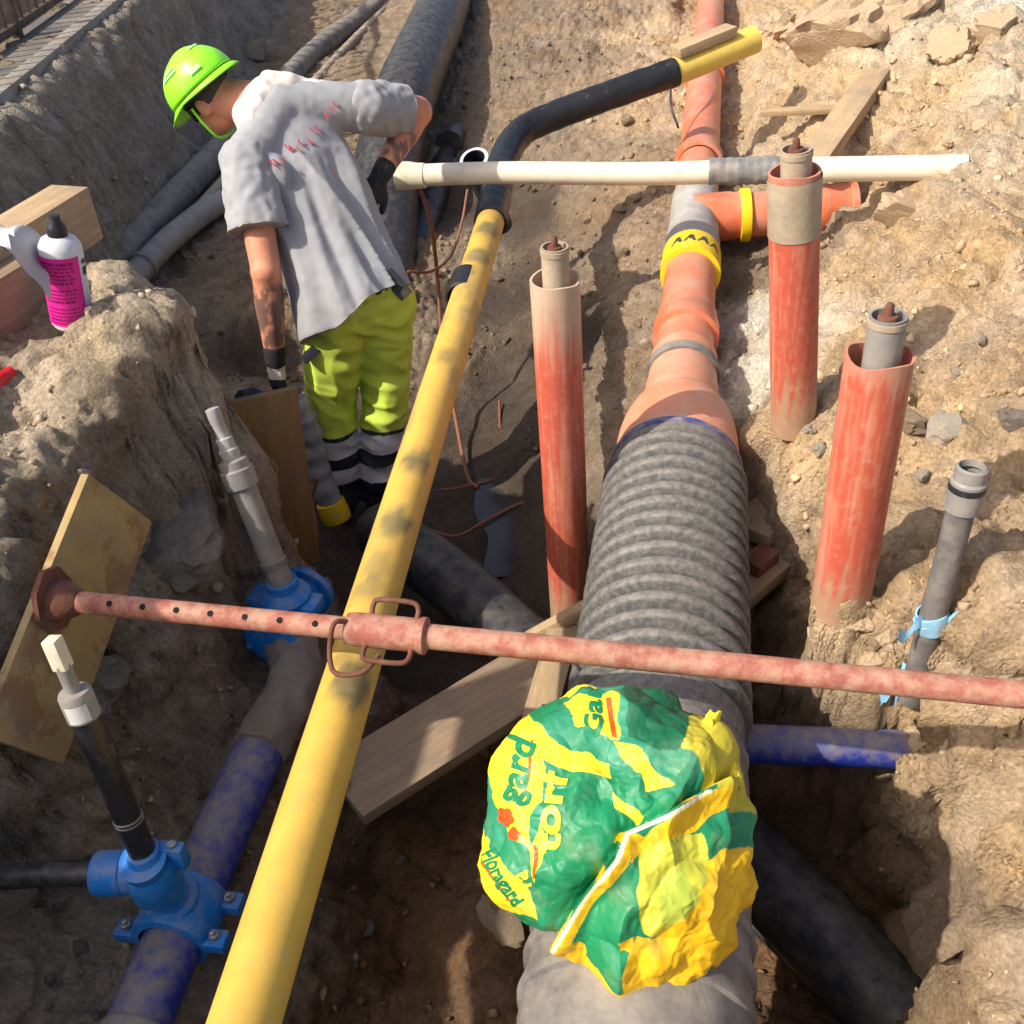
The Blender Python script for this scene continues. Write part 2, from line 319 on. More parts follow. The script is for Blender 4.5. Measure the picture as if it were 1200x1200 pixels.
CXY = [(-.74, .75, .5, 'd'), (-.78, 1.15, .52, 'd'), (-.83, 1.5, .5, 'd'), (-.86, 1.8, .45, 'd'), (-.66, 1.3, .2, 'b'), (-.66, .8, .2, 'b'), (-.72, 1.75, .2, 'b'),
 (-1.2, .6, .6, 'd'), (-1.2, .95, .58, 'g'), (-1.18, 1.4, .6, 'd'), (-1.15, 1.75, .6, 'd'), (-1.0, 2.05, .56, 'd'), (-1.11, 2.1, .54, 'g'), (-1.0, .9, .57, 'g'), (-1.05, 1.6, .6, 'd'),
 (-.95, 2.35, .12, 'w'), (-1.2, 2.45, .1, 'w'), (-1.35, 2.5, .12, 'w'), (-1.6, 2.75, .15, 'w'), (-1.9, 3.0, .22, 'd'),
 (-1.27, .6, .66, 'g'), (-1.27, 1.0, .66, 'g'), (-1.27, 1.4, .68, 'g'), (-1.23, 1.75, .72, 'g'), (-1.18, 1.98, .72, 'g'), (-1.19, 2.24, .6, 'g'), (-1.46, 2.48, .7, 'g'), (-1.7, 2.6, .75, 'g'), (-2.0, 2.78, .8, 'g'), (-2.4, 2.95, .85, 'g'),
 (-1.36, .6, 1.14, 'g'), (-1.36, 1.0, 1.15, 'g'), (-1.34, 1.4, 1.19, 'g'), (-1.28, 1.68, 1.22, 'g'), (-1.5, 2.36, 1.36, 'r'), (-1.75, 2.5, 1.34, 'r'), (-2.05, 2.66, 1.36, 'r'), (-2.4, 2.8, 1.38, 'r'),
 (-1.5, 1.3, 1.27, 'r'), (-1.5, 1.75, 1.30, 'r'), (-1.56, 2.05, 1.35, 'r'), (-1.66, 2.26, 1.41, 'r'), (-1.7, 1.6, 1.38, 'r'), (-2.0, 2.3, 1.42, 'r'), (-2.3, 1.8, 1.42, 'g'), (-1.5, .7, 1.24, 'g'), (-1.8, .6, 1.38, 'g'), (-2.5, .5, 1.42, 'g'), (-1.5, -.5, 1.3, 'g'), (-3, -1, 1.42, 'g'), (-3, 1, 1.42, 'g'),
 (-2.75, 2.9, 1.38, 'g'), (-2.85, 4.0, .45, 'd'), (-2.5, 3.4, .42, 'd'), (-2.6, 4.0, .42, 'd'), (-2.3, 4.5, .38, 'd'), (-2.0, 3.8, .2, 'd'), (-2.2, 5.2, .42, 'd'), (-2.6, 6, .44, 'd'), (-3.0, 5, .5, 'd'), (-3.2, 6, .52, 'd'), (-3.25, 7.5, .55, 'd'), (-3.3, 10, .6, 'd'), (-2.4, 8, .6, 'd'), (-2.2, 10, .75, 'm'),
 (-1.4, 3.6, .05, 'w'), (-1.7, 3.6, .12, 'w'), (-1.3, 4.3, .12, 'd'), (-1.6, 4.6, .25, 'd'), (-1.9, 6.5, .48, 'd'), (-1.3, 5.2, .22, 'd'),
 (0, 1.0, .12, 'b'), (0, 1.6, .12, 'b'), (0, 2.1, .2, 'b'), (-.25, 2.3, .14, 'w'), (-.3, 2.6, .12, 'w'), (0, 2.55, .45, 'd'), (.25, 2.5, .62, 'm'), (-.12, 2.9, .56, 'd'), (0, 3.4, .62, 'm'), (0, 5, .64, 'm'), (0, 7, .66, 's'), (0, 10, .72, 's'), (-.6, 10, .75, 'm'), (.8, 10, 1.3, 's'),
 (0, .62, .3, 'b'), (-.4, .6, .35, 'b'), (.4, .6, .5, 'm'), (-.8, .4, .85, 'm'), (-.3, .25, .95, 'm'), (.3, .25, .95, 's'), (.8, .3, 1.0, 's'), (-1.2, .2, 1.0, 'g'), (0, -.6, 1.02, 's'), (1.2, -.5, 1.15, 's'), (-1, -1, 1.2, 'g'),
 (1.0, 1.2, 1.0, 's'), (1.2, 2, 1.2, 's'), (1.4, 3, 1.3, 's'), (1.8, 4.5, 1.36, 'p'), (2.5, 3, 1.36, 's'), (2.5, .5, 1.3, 's'), (2.2, 7, 1.38, 'p'), (1.5, 10, 1.38, 'p'), (3, 12, 1.4, 's'), (0, 13, 1.3, 's'), (-2, 13, 1.3, 'm'), (-3.4, 12.5, 1.2, 'm')]
cp = np.array([[*Pz(x, y, z)[:2], z] for x, y, z, k in CPX]+[[x, y, z] for x, y, z, k in CXY])
ck = np.array([ZW[k] for *_, k in CPX]+[ZW[k] for *_, k in CXY])
_D = np.linalg.norm(cp[:, None, :2]-cp[None, :, :2], axis=-1); _n = len(cp)
_A = np.zeros((_n+3, _n+3)); _A[:_n, :_n] = -_D-np.eye(_n)*.004; _A[:_n, _n] = 1; _A[:_n, _n+1:] = cp[:, :2]; _A[_n:, :_n] = _A[:_n, _n:].T
_W = np.linalg.solve(_A, np.concatenate([cp[:, 2], [0, 0, 0]]))
# left bank line with the kerb on it
K0 = Pz(0, 122, 1.3)[:2]; K1 = Pz(148, 0, 1.3)[:2]; KD = (K1-K0)/np.linalg.norm(K1-K0); KN = V(KD[1], -KD[0])   # KN points into the trench
def hbase(x, y):
    x = np.asarray(x, float); y = np.asarray(y, float); sh = x.shape; X = x.ravel(); Y = y.ravel(); out = np.empty(X.shape)
    for a in range(0, len(X), 40000):
        b = slice(a, a+40000); D = np.sqrt((X[b, None]-cp[:, 0])**2+(Y[b, None]-cp[:, 1])**2)
        out[b] = -D@_W[:_n]+_W[_n]+X[b]*_W[_n+1]+Y[b]*_W[_n+2]
    out = np.clip(out, -.1, 1.45)
    far = sstep(10.5, 13, Y)+sstep(2.2, 3, X)+sstep(.3, -1.2, Y); out = out+(1.32-out)*np.clip(far, 0, 1)
    s = (X-K0[0])*KN[0]+(Y-K0[1])*KN[1]; t = (X-K0[0])*KD[0]+(Y-K0[1])*KD[1]
    wob = .05*perlin(np.stack([X*2, Y*2, X*0], -1))
    bank = sstep(.42, .04, s+wob)*sstep(-1.9, -1.1, t)
    out = out+(1.285-out)*bank
    # bed of the sewer line
    c = sstep(.34, .2, np.abs(X-(-.015)))*sstep(2.75, 3.0, Y)*sstep(11, 9, Y); out = np.where(c > 0, np.minimum(out, out*(1-c)+c*(.68)), out)
    vd = np.hypot(X+1.13, Y-1.97); cv = sstep(.19, .10, vd); out = out+(np.minimum(out, .62)-out)*cv
    cb = sstep(.24, .13, np.abs(Y-(4.36+.1*X)))*sstep(-.05, .05, X)*sstep(.80, .66, X); out = out+(np.minimum(out, .68)-out)*cb
    return out.reshape(sh)
def hit(px, py, lift=0):
    d = ray(px, py); d = d/np.linalg.norm(d); t = np.arange(.9, 14, .01); q = CC+d*t[:, None]
    k = np.argmax(q[:, 2] < hbase(q[:, 0], q[:, 1])+lift); return q[k]
def build_ground():
    gx = np.concatenate([[-150, -60, -25, -12, -7, -5.2, -4.5], np.arange(-4.1, -2.3, .022), np.arange(-2.3, 1.45, .0105), np.arange(1.45, 2.6, .03), [2.75, 3, 3.5, 4.5, 7, 12, 25, 60, 150]])
    ys = [-150, -60, -25, -12, -6, -3, -2, -1.2, -.6, -.2, 0, .15, .3]; y = .4; st = .0105
    while y < 10.8: ys.append(y); st = .0105*max(1, y/2.4); y += st
    ys += [11, 11.4, 12, 13, 15, 20, 30, 60, 150]
    X, Y = np.meshgrid(gx, np.array(ys)); ny, nx = X.shape; Z = hbase(X, Y)
    P = np.stack([X, Y, Z], -1)
    dzx = np.gradient(Z, axis=1)/np.gradient(X, axis=1); dzy = np.gradient(Z, axis=0)/np.gradient(Y, axis=0)
    Nn = np.stack([-dzx, -dzy, np.ones_like(Z)], -1); Nn /= np.linalg.norm(Nn, axis=-1)[..., None]
    flat = P.reshape(-1, 3); near = ((np.abs(flat[:, 0]+.8) < 3.5) & (flat[:, 1] > .2) & (flat[:, 1] < 11.5))
    disp = np.zeros(len(flat)); q = flat[near]
    # colours by inverse distance to the control points
    colr = np.zeros((len(flat), 4)); D2all = []
    for a in range(0, len(flat), 30000):
        f = flat[a:a+30000]; D2 = (f[:, None, 0]-cp[:, 0])**2+(f[:, None, 1]-cp[:, 1])**2+1.5*(f[:, None, 2]-cp[:, 2])**2+1e-4
        wgt = D2**-2.2; colr[a:a+30000] = (wgt@ck)/wgt.sum(1)[:, None]
    ss = (flat[:, 0]-K0[0])*KN[0]+(flat[:, 1]-K0[1])*KN[1]; tt = (flat[:, 0]-K0[0])*KD[0]+(flat[:, 1]-K0[1])*KD[1]
    cw = .8*sstep(.55, .40, ss)*sstep(-1.5, -.8, tt)*sstep(-.3, .0, ss); colr[:, :3] = colr[:, :3]*(1-cw[:, None])+V(.36, .31, .245)*cw[:, None]
    steep = 1-Nn.reshape(-1, 3)[near, 2]
    b1, s1, c1 = worley(q*V(9, 9, 9)+.5*np.stack([perlin(q*6), perlin(q*6+9), perlin(q*6+21)], -1))
    b2, s2, c2 = worley(q*V(24, 24, 24))
    rough = sstep(-.2, .5, fbm(q*1.7+5, 3))
    wet = colr[near, 3]
    lump = np.clip(.75-b1, -.3, .75)*(.35+.65*rough)
    small = np.clip(.7-b2, -.2, .7)*((c2 % 7) < 4)
    d = .028*fbm(q*3.1, 3)+.042*lump*(1-.65*sstep(.1, .6, wet))+.016*small+.010*fbm(q*24, 3)
    crk = sstep(.0, .16, s1-b1); d += (.016*crk-.012)*(.3+.7*rough)*(1-.8*sstep(.1, .5, wet))+.006*sstep(0, .2, s2-b2)*((c2 % 7) < 4)
    d += steep*(.06*fbm(q*V(5, 5, 3)+3, 4)+.02*np.abs(fbm(q*V(14, 14, 5), 2)))
    rb_ = sstep(.25, .7, q[:, 0])*sstep(.9, 1.4, q[:, 1]); b3, s3, c3 = worley(q*V(3.6, 3.6, 4.5)+.6*np.stack([perlin(q*3), perlin(q*3+9), perlin(q*3+21)], -1))
    d += rb_*(.055*fbm(q*3.4+60, 4)+.075*(.55-b3)+.03*(sstep(0, .12, s3-b3)-.7)+.022*np.abs(fbm(q*9+31, 3)))
    mo = sstep(-1.05, -1.3, q[:, 0])*sstep(2.9, 2.5, q[:, 1])*sstep(.18, .36, np.hypot(q[:, 0]+1.13, q[:, 1]-1.97)); d += mo*(.026*(.45-b3)+.018*(sstep(0, .12, s3-b3)-.8)+.02*np.abs(fbm(q*9+31, 3)))
    d *= 1-.75*sstep(.35, .55, wet)
    disp[near] = d
    Pn = flat+Nn.reshape(-1, 3)*disp[:, None]
    cav = np.zeros(len(flat)); 
    tint = np.ones((len(flat), 3)); tint[near] = (1+.16*((c1 % 9)/8.-.5)+.22*((c2 % 11)/10.-.5)*((c2 % 7) < 4)+.16*fbm(q*2.3+40, 3))[:, None]
    colr[:, :3] = np.clip(colr[:, :3]*tint, .02, .7)
    fx = []
    idx = np.arange(ny*nx).reshape(ny, nx)
    fa = np.stack([idx[:-1, :-1], idx[:-1, 1:], idx[1:, 1:], idx[1:, :-1]], -1).reshape(-1, 4)
    me = bpy.data.meshes.new('ground'); me.vertices.add(len(Pn)); me.vertices.foreach_set('co', Pn.ravel())
    me.loops.add(fa.size); me.loops.foreach_set('vertex_index', fa.ravel()); me.polygons.add(len(fa)); me.polygons.foreach_set('loop_start', np.arange(0, fa.size, 4)); me.polygons.foreach_set('use_smooth', [True]*len(fa))
    me.update(); me.validate()
    ca = me.color_attributes.new('Col', 'FLOAT_COLOR', 'POINT'); ca.data.foreach_set('color', colr.ravel())
    me.materials.append(MATS['soil']); o = bpy.data.objects.new('ground', me); COL.objects.link(o); tag(o, 'excavated sand and clay ground with the open pipe trench', kind='structure')
    sel = near & (flat[:, 1] < 8) & (np.abs(flat[:, 0]+.6) < 2.6)
    return Pn[sel], Nn.reshape(-1, 3)[sel], colr[sel]
GP, GN, GC = build_ground()
def ground_z(x, y, r=.03):
    m = (np.abs(GP[:, 0]-x) < r) & (np.abs(GP[:, 1]-y) < r)
    return float(GP[m, 2].mean()) if m.any() else float(hbase(V(x), V(y))[0])
# ------------------------------------------------------------------ kerb, fence, street on the left bank
def K(t, s, z): return V(*(K0+KD*t+KN*s), z)
def bank_furniture():
    kerb = MB(); kb = MB(); kb.box(K(4.5, -.16, 1.19), (7.0, .05, .11), ((*KD, 0), (*KN, 0), (0, 0, 1)), .01)
    ko = obj('kerb', kb, 'concrete'); tag(ko, 'concrete kerb along the left trench edge', kind='structure')
    for i in range(12):
        s = MB(); L = .5; s.box(K(-1.6+i*1.02+.01*random.random(), -.04, 1.235+random.uniform(-.006, .006)), (L-.006, .045, .105), ((*KD, 0), (*KN, 0), (0, 0, 1)), .014, .006)
        obj('kerb_stone', s, 'concrete', ko)
    st = MB(); a, b = K(-4, -.09, 1.305), K(14, -.09, 1.305); c, d = K(14, -8, 1.305), K(-4, -8, 1.305)
    n = 30; g = [a+(b-a)*i/n+(d-a)*j/8 for j in range(9) for i in range(n+1)]
    st.add(g, [(j*(n+1)+i, j*(n+1)+i+1, (j+1)*(n+1)+i+1, (j+1)*(n+1)+i) for j in range(8) for i in range(n)])
    so_ = obj('pavement', st, 'road'); tag(so_, 'dusty pavement behind the kerb', kind='structure')
    S = -.36; f = thing('railing_fence', K(0, S, 1.305), 'dark steel railing with thin upright bars standing behind the kerb', 'fence')
    for z in (1.36, 2.32):
        r = MB(); r.box(K(3.2, S, z), (3.9, .018, .02), ((*KD, 0), (*KN, 0), (0, 0, 1)), .003); obj('rail', r, 'fence_steel', f)
    for i in range(61):
        r = MB(); t = -.6+i*.128
        big = i % 15 == 0
        r.box(K(t, S, 1.83 if not big else 1.84), (.008 if not big else .022, .008 if not big else .024, .455 if not big else .535), ((*KD, 0), (*KN, 0), (0, 0, 1)), .002)
        obj('post' if big else 'bar', r, 'fence_steel', f)
    for k, (t0, t1, s, h0, h1, mt, lb) in enumerate([(-.5, 3.4, -1.05, 1.45, 1.95, 'banner_red', 'red barrier board standing on feet behind the railing'), (.6, 1.6, -1.55, 1.31, 1.62, 'board_white', 'low white barrier block lying behind the red board')]):
        b = thing('barrier_board' if k == 0 else 'barrier_block', K((t0+t1)/2, s, 1.305), lb, 'barrier')
        m = MB(); m.box(K((t0+t1)/2, s, (h0+h1)/2), ((t1-t0)/2, .03, (h1-h0)/2), ((*KD, 0), (*KN, 0), (0, 0, 1)), .01); obj('board', m, mt, b)
        if k == 0:
            for q in (t0+.3, t1-.3):
                m = MB(); m.box(K(q, s, 1.40), (.05, .22, .095), ((*KD, 0), (*KN, 0), (0, 0, 1)), .01); obj('foot', m, 'cap_black', b)
bank_furniture()
def added_shade_barrier():   # unseen board barrier, added left of the camera to shade the trench
    y0, y1 = -1.5, .86; xb = lambda y: -1.98+.03*y
    b = thing('added_shade_barrier', (xb(0), 0, 1.38), 'unseen timber board barrier on posts, added to shade the left of the trench', 'barrier')
    for y in (-1.4, -.6, .15, .8):
        m = MB(); m.box((xb(y)-.05, y, 1.83), (.03, .03, .56), bev=.004); obj('post', m, 'wood_grey', b)
    for z, h, e in ((1.60, .13, 0), (1.92, .12, .03), (2.24, .09, -.1)):
        m = MB(); m.box((xb(.0), (y0+y1+e)/2, z), (.0125, (y1-y0+e)/2, h), bev=.003); obj('plank', m, 'wood_grey', b)
added_shade_barrier()

# ------------------------------------------------------------------ sewer main along X = -.015
MX = -.015; MZ = .78
def sewer():
    t = thing('sewer_pipeline', (MX, 3.0, .58), 'orange plastic sewer pipeline running into a grey ribbed sleeve', 'pipe')
    ys = []; prof = []
    # ribbed sleeve
    y = 1.58; prof = [(.17, .55), (.2, .551), (.2, 1.50)]
    p2 = []
    yy = 1.52; n = 15; pitch = (2.40-1.50)/n
    p2 += [(.188, 1.36), (.190, 1.495)]
    for i in range(n):
        b = 1.50+i*pitch
        for u, r in ((0, .172), (.08, .173), (.18, .199), (.27, .2055), (.55, .2065), (.66, .2), (.78, .174), (.98, .172)): p2.append((r, b+u*pitch))
    p2 += [(.190, 2.41), (.192, 2.45), (.175, 2.452)]
    m = MB(); m.lathe([(r, h) for r, h in p2], (MX, 0, MZ), (0, 1, 0), 72, cap=False); v = np.array(m.v); d = v-V(MX, 0, MZ); d[:, 1] = 0
    v = v+d*(.004*fbm(v*V(7, 14, 7), 3))[:, None]; m.v = [tuple(q) for q in v]; obj('ribbed_sleeve', m, 'grey_ribbed', t, sharp=50)
    m = MB(); m.tube(lin((MX, .36, MZ), (MX, 1.40, MZ), 40), .196, 48, jit=.006); obj('smooth_pipe', m, 'grey_dusty', t)
    for yb in (.86, .93, 1.0):
        m = MB(); m.lathe([(.19, yb-.02), (.203, yb-.012), (.206, yb), (.203, yb+.012), (.19, yb+.02)], (MX, 0, MZ), (0, 1, 0), 56, cap=False); obj('rib', m, 'grey_dusty', t)
    m = MB(); m.lathe([(.17, 2.438), (.194, 2.439), (.194, 2.464), (.17, 2.465)], (MX, 0, MZ), (0, 1, 0), 56, cap=False); obj('seal_ring', m, 'blue_band', t)
    m = MB(); m.lathe([(.17, 2.45), (.186, 2.46), (.186, 2.515), (.178, 2.525), (.183, 2.55), (.181, 2.61), (.173, 2.67), (.158, 2.73), (.138, 2.775), (.124, 2.80), (.119, 2.83), (.119, 2.93), (.114, 2.95), (.114, 3.12), (.107, 3.125)], (MX, 0, MZ), (0, 1, 0), 56, cap=False); obj('reducer', m, 'salmon_pvc', t)
    m = MB(); m.lathe([(.1, 3.0), (.1225, 3.005), (.1225, 3.05), (.1, 3.055)], (MX, 0, MZ), (0, 1, 0), 48, cap=False); obj('rubber_collar', m, 'grey_dusty', t)
    m = MB(); m.tube(lin((MX, 3.1, MZ), (MX, 4.05, MZ), 12), .1, 48, jit=.001); obj('pipe_section', m, 'orange_pvc', t)
    m = MB(); m.lathe([(.1, 3.28), (.118, 3.285), (.118, 3.36), (.111, 3.37), (.108, 3.45), (.1, 3.455)], (MX, 0, MZ), (0, 1, 0), 48, cap=False); obj('socket', m, 'orange_pvc', t)
    # tee
    m = MB(); m.lathe([(.1, 3.98), (.114, 3.985), (.114, 4.10), (.108, 4.12), (.108, 4.62), (.1, 4.63)], (MX, 0, MZ), (0, 1, 0), 48, cap=False); te = obj('tee_fitting', m, 'dusty_wrap', t)
    bd = nrm((1, .10, .05)); b0 = V(MX, 4.36, MZ+.015)
    m = MB(); m.lathe([(.103, .0), (.104, .15), (.10, .17), (.1, .2)], b0, bd, 40, cap=False); obj('tee_branch', m, 'orange_pvc', te)
    m = MB(); m.tube(lin((MX, 4.6, MZ), (MX, 12.4, MZ+.04), 30), .1, 40, jit=.0015); obj('pipe_section', m, 'orange_pvc', t)
    for yb in (5.05, 6.55):
        m = MB(); m.lathe([(.1, yb), (.118, yb+.004), (.118, yb+.09), (.109, yb+.1), (.108, yb+.17), (.1, yb+.175)], (MX, 0, MZ+.01), (0, 1, 0), 40, cap=False); obj('socket', m, 'orange_pvc', t)
    m = MB(); m.lathe([(.1, 3.81), (.119, 3.812), (.12, 3.86), (.119, 3.985), (.1, 3.987)], (MX, 0, MZ), (0, 1, 0), 48, cap=False); tp = obj('warning_tape', m, 'tape_yellow', t)
    for a, h in ((-.55, .0), (-.1, .0), (.35, .0), (.8, .0)):
        m = MB(); g = []
        for u, w_ in ((0, -.035), (0, .035), (.05, .02), (.05, -.0)): g.append((u, w_))
        vs_ = [V(MX+.1215*math.sin(a+w_*6), 3.875+u*1.1, MZ+.1215*math.cos(a+w_*6)) for u, w_ in g]; m.add(vs_, [(0, 1, 2, 3)]); obj('tape_mark', m, 'tape_print', tp)
    m = MB(); m.tube(lin(b0+bd*.17, b0+bd*.66, 12), .094, 40); br = obj('branch_pipe', m, 'orange_pvc', t)
    m = MB(); m.lathe([(.09, .19), (.112, .195), (.114, .215), (.112, .235), (.09, .24)], b0, bd, 40, cap=False); obj('branch_tape', m, 'tape_yellow', br)
    m = MB(); m.lathe([(.094, .52), (.112, .525), (.112, .56), (.106, .57), (.106, .65), (.11, .655), (.11, .68), (.07, .685)], b0, bd, 40, cap=False); obj('branch_socket', m, 'orange_pvc', br)
sewer()

# ------------------------------------------------------------------ upright spindle casings
def casing(top, bot, r, lab, sock=None, rodh=.07, dirt=False, rr=.036, tip='rust', pale=False, inner='rod_grey'):
    top = V(*top); bot = V(*bot); ax = nrm(top-bot); L = np.linalg.norm(top-bot)
    t = thing('spindle_casing', bot, lab, 'pipe', 'orange plastic spindle casings standing in the trench')
    m = MB(); n = 48; n = 72; path = lin(bot-ax*.07, top, 90); m.tube(path, r, n, wall=.006)
    v = np.array(m.v); hgt = (v-bot)@ax; k = hgt > L-.01; v[k] += ax*(.002*np.sin(3*np.arctan2((v-bot)[k, 1], (v-bot)[k, 0]))+.010*perlin(v[k]*12))[:, None]
    m.v = [tuple(q) for q in v]; hh = (v-bot)@ax; ang = np.arctan2((v-bot)[:, 1], (v-bot)[:, 0]); seed = bot[0]*7
    cs = np.stack([np.cos(ang)*3.2+seed, np.sin(ang)*3.2, hh*2.2], -1); c = np.tile(V(*srgb(190, 90, 68)), (len(v), 1))
    k1 = .55*sstep(.0, .55, fbm(cs, 4)); c = c*(1-k1[:, None])+V(*srgb(200, 138, 110))*k1[:, None]
    k2 = .32*sstep(.15, .5, fbm(cs*V(5, 5, 1.2)+9, 3)); c = c*(1-k2[:, None])+V(*srgb(206, 152, 124))*k2[:, None]
    k3 = .85*sstep(.16, .0, hh+.10*fbm(cs*2+4, 3)); c = c*(1-k3[:, None])+V(.40, .28, .17)*k3[:, None]
    k4 = (.9 if pale else .35)*sstep(L-(.26 if pale else .05), L-.02, hh+.06*fbm(cs*2+14, 3)); c = c*(1-k4[:, None])+V(.56, .43, .31)*k4[:, None]
    m.c = [tuple(q) for q in c]; obj('casing_tube', m, 'orange_attr', t)
    if dirt:
        m = MB(); m.tube(lin(top-ax*.16, top-ax*.012, 8), r+.0025, n, cap=False, jit=.001); obj('dusty_band', m, 'rod_grey', t)
    off = V(.004, -.004, 0); a = top-ax*(L*.75)+off; b = top+ax*rodh+off
    m = MB(); m.tube(lin(a, b, 8), rr, 28, wall=.005); rod = obj('inner_tube', m, inner, t)
    m = MB(); m.lathe([(rr*.55, -.1), (rr*.55, -.004), (rr*.5, .0), (.009, .001), (.008, .022), (.005, .026)], b, ax, 20); obj('spindle_head', m, tip, rod)
    m = MB(); m.lathe([(rr-.004, -.02), (rr+.002, -.018), (rr+.002, -.006), (rr-.004, -.005)], b, ax, 28, cap=False); obj('rim', m, 'rod_grey', rod)
casing(Pz(650, 326, 1.45), Pz(668, 712, .33), .0625, 'tall orange casing with pale dusty top rising from the wet trench floor', rodh=.085, rr=.034, pale=True)
casing(Pz(931, 200, 1.66), Pz(930, 478, .98), .0625, 'orange casing with a grey dust band round its top beside the white hose', rodh=.055, dirt=True, rr=.037)
casing(Pz(1031, 415, 1.53), Pz(985, 705, .88), .066, 'orange casing with a grey inner tube standing in loose sand clods', rodh=.085, rr=.036, inner='grey_pvc')

# ------------------------------------------------------------------ yellow gas pipe
def gas_pipe():
    t = thing('gas_pipe', (-.64, 1.4, .94), 'long yellow gas pipe with a black wrapped bend crossing the trench', 'pipe')
    l0, l1 = Pz(289, 1190, 1.0), Pz(576, 256, 1.0); pts = [l0+(l1-l0)*k_ for k_ in (-.06, 0, .2, .4, .72, 1.0)]
    A = pts[0]+(pts[0]-pts[1])*.6; B = V(-.865, 4.35, 1.0)
    path = catmull([A]+pts, 24)
    m = MB(); n = 40; m.tube(path, .055, n)
    v = np.array(m.v); c = np.tile(V(*srgb(216, 174, 78)), (len(v), 1)); pj = proj(v)
    up = v[:, 2]-1.0
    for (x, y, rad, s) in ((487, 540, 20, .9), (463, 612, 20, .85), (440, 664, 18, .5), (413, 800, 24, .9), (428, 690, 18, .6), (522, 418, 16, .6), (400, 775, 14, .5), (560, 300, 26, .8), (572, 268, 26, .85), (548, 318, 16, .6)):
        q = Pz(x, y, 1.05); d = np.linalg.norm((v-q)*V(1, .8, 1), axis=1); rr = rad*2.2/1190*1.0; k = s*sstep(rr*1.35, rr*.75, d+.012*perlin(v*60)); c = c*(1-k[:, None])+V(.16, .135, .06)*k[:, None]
    pat = sstep(.15, .45, fbm(v*V(9, 5, 9)+8, 4))*.55*sstep(1.2, 2.2, v[:, 1]); c = c*(1-pat[:, None])+V(.30, .24, .10)*pat[:, None]
    m.c = [tuple(q) for q in c]; obj('yellow_pipe', m, 'yellow_attr', t)
    q = nrm(pts[4]-pts[3]); e = Pz(545, 338, 1.0)
    m = MB(); m.lathe([(.05, -.075), (.0585, -.07), (.059, 0), (.0585, .07), (.05, .075)], e, q, 40, cap=False); obj('black_band', m, 'black_wrap', t)
    e0 = Pz(562, 292, 1.0); e1 = Pz(590, 188, 1.01); e2 = Pz(606, 160, 1.03); e3 = Pz(632, 143, 1.06); e4 = Pz(700, 117, 1.12); e5 = Pz(792, 84, 1.20); e6 = Pz(884, 46, 1.28)
    m = MB(); pp = catmull([pts[5]-(pts[5]-pts[4])*.05, Pz(584, 215, 1.0), e1, e2, e3, e4, e5], 12); m.tube(pp, .066, 40, jit=.003); w_ = obj('black_wrapping', m, 'black_wrap', t)
    m = MB(); m.tube(lin(e5-(e5-e4)*.08, e6, 14), .0645, 40, wall=.008)
    v = np.array(m.v); m.c = [tuple(q) for q in np.tile(V(*srgb(226, 194, 92)), (len(v), 1))]; obj('yellow_end', m, 'yellow_attr', t)
    m = MB(); a = nrm(e5-e4); m.lathe([(.05, -.03), (.0675, -.02), (.068, .01), (.05, .012)], e5-a*.02, a, 40, cap=False); obj('wrap_edge', m, 'black_wrap', w_)
    # wood block lying on the yellow end
    d = nrm(e6-e5); c = Pz(829, 52, 1.335); s = nrm(np.cross(d, (0, 0, 1))); u = np.cross(s, d)
    m = MB(); m.box((0, 0, 0), (.16, .045, .022), bev=.003, rough=.002); o = obj('wood_block', m, 'wood', loc=(0, 0, 0)); tag(o, 'short sawn wood block lying on the yellow pipe end', 'block')
    cc = (e5+e6)/2+u*(.0645+.023)-d*.06; place(o, cc, d, s, u)
def place(o, c, x, y, z):
    M = Matrix.Identity(4)
    for i in range(3): M[i][0], M[i][1], M[i][2], M[i][3] = float(x[i]), float(y[i]), float(z[i]), float(c[i])
    o.matrix_world = M
gas_pipe()

# ------------------------------------------------------------------ white hose pipe
def white_pipe():
    z = 1.13; a = Pz(480, 206, z); b = Pz(1132, 196, z+.075); t = thing('water_hose_pipe', (a+b)/2, 'cream white plastic pipe with a grey taped joint lying across the trench', 'pipe')
    f = lambda k: a+(b-a)*k
    m = MB(); P = lin(f(-.0), f(.6), 40); P[:, 2] += .006*np.sin(np.linspace(0, 6, 40)); m.tube(P, .043, 32, cap=True); obj('white_pipe', m, 'cream_plastic', t)
    m = MB(); P = lin(f(.59), f(1.0), 24); m.tube(P, .045, 32, wall=.006); obj('white_pipe', m, 'cream_plastic', t)
    m = MB(); P = lin(f(.565), f(.70), 26); m.tube(P, .049+.002*np.sin(np.arange(26)*2.1), 32, jit=.004); obj('taped_joint', m, 'grey_tape', t)
    m = MB(); ax = nrm(a-b); m.lathe([(.04, -.07), (.048, -.065), (.05, -.03), (.055, .0), (.056, .05), (.044, .055), (.042, .01)], f(0), ax, 32, cap=False); obj('end_socket', m, 'cream_plastic', t)
white_pipe()
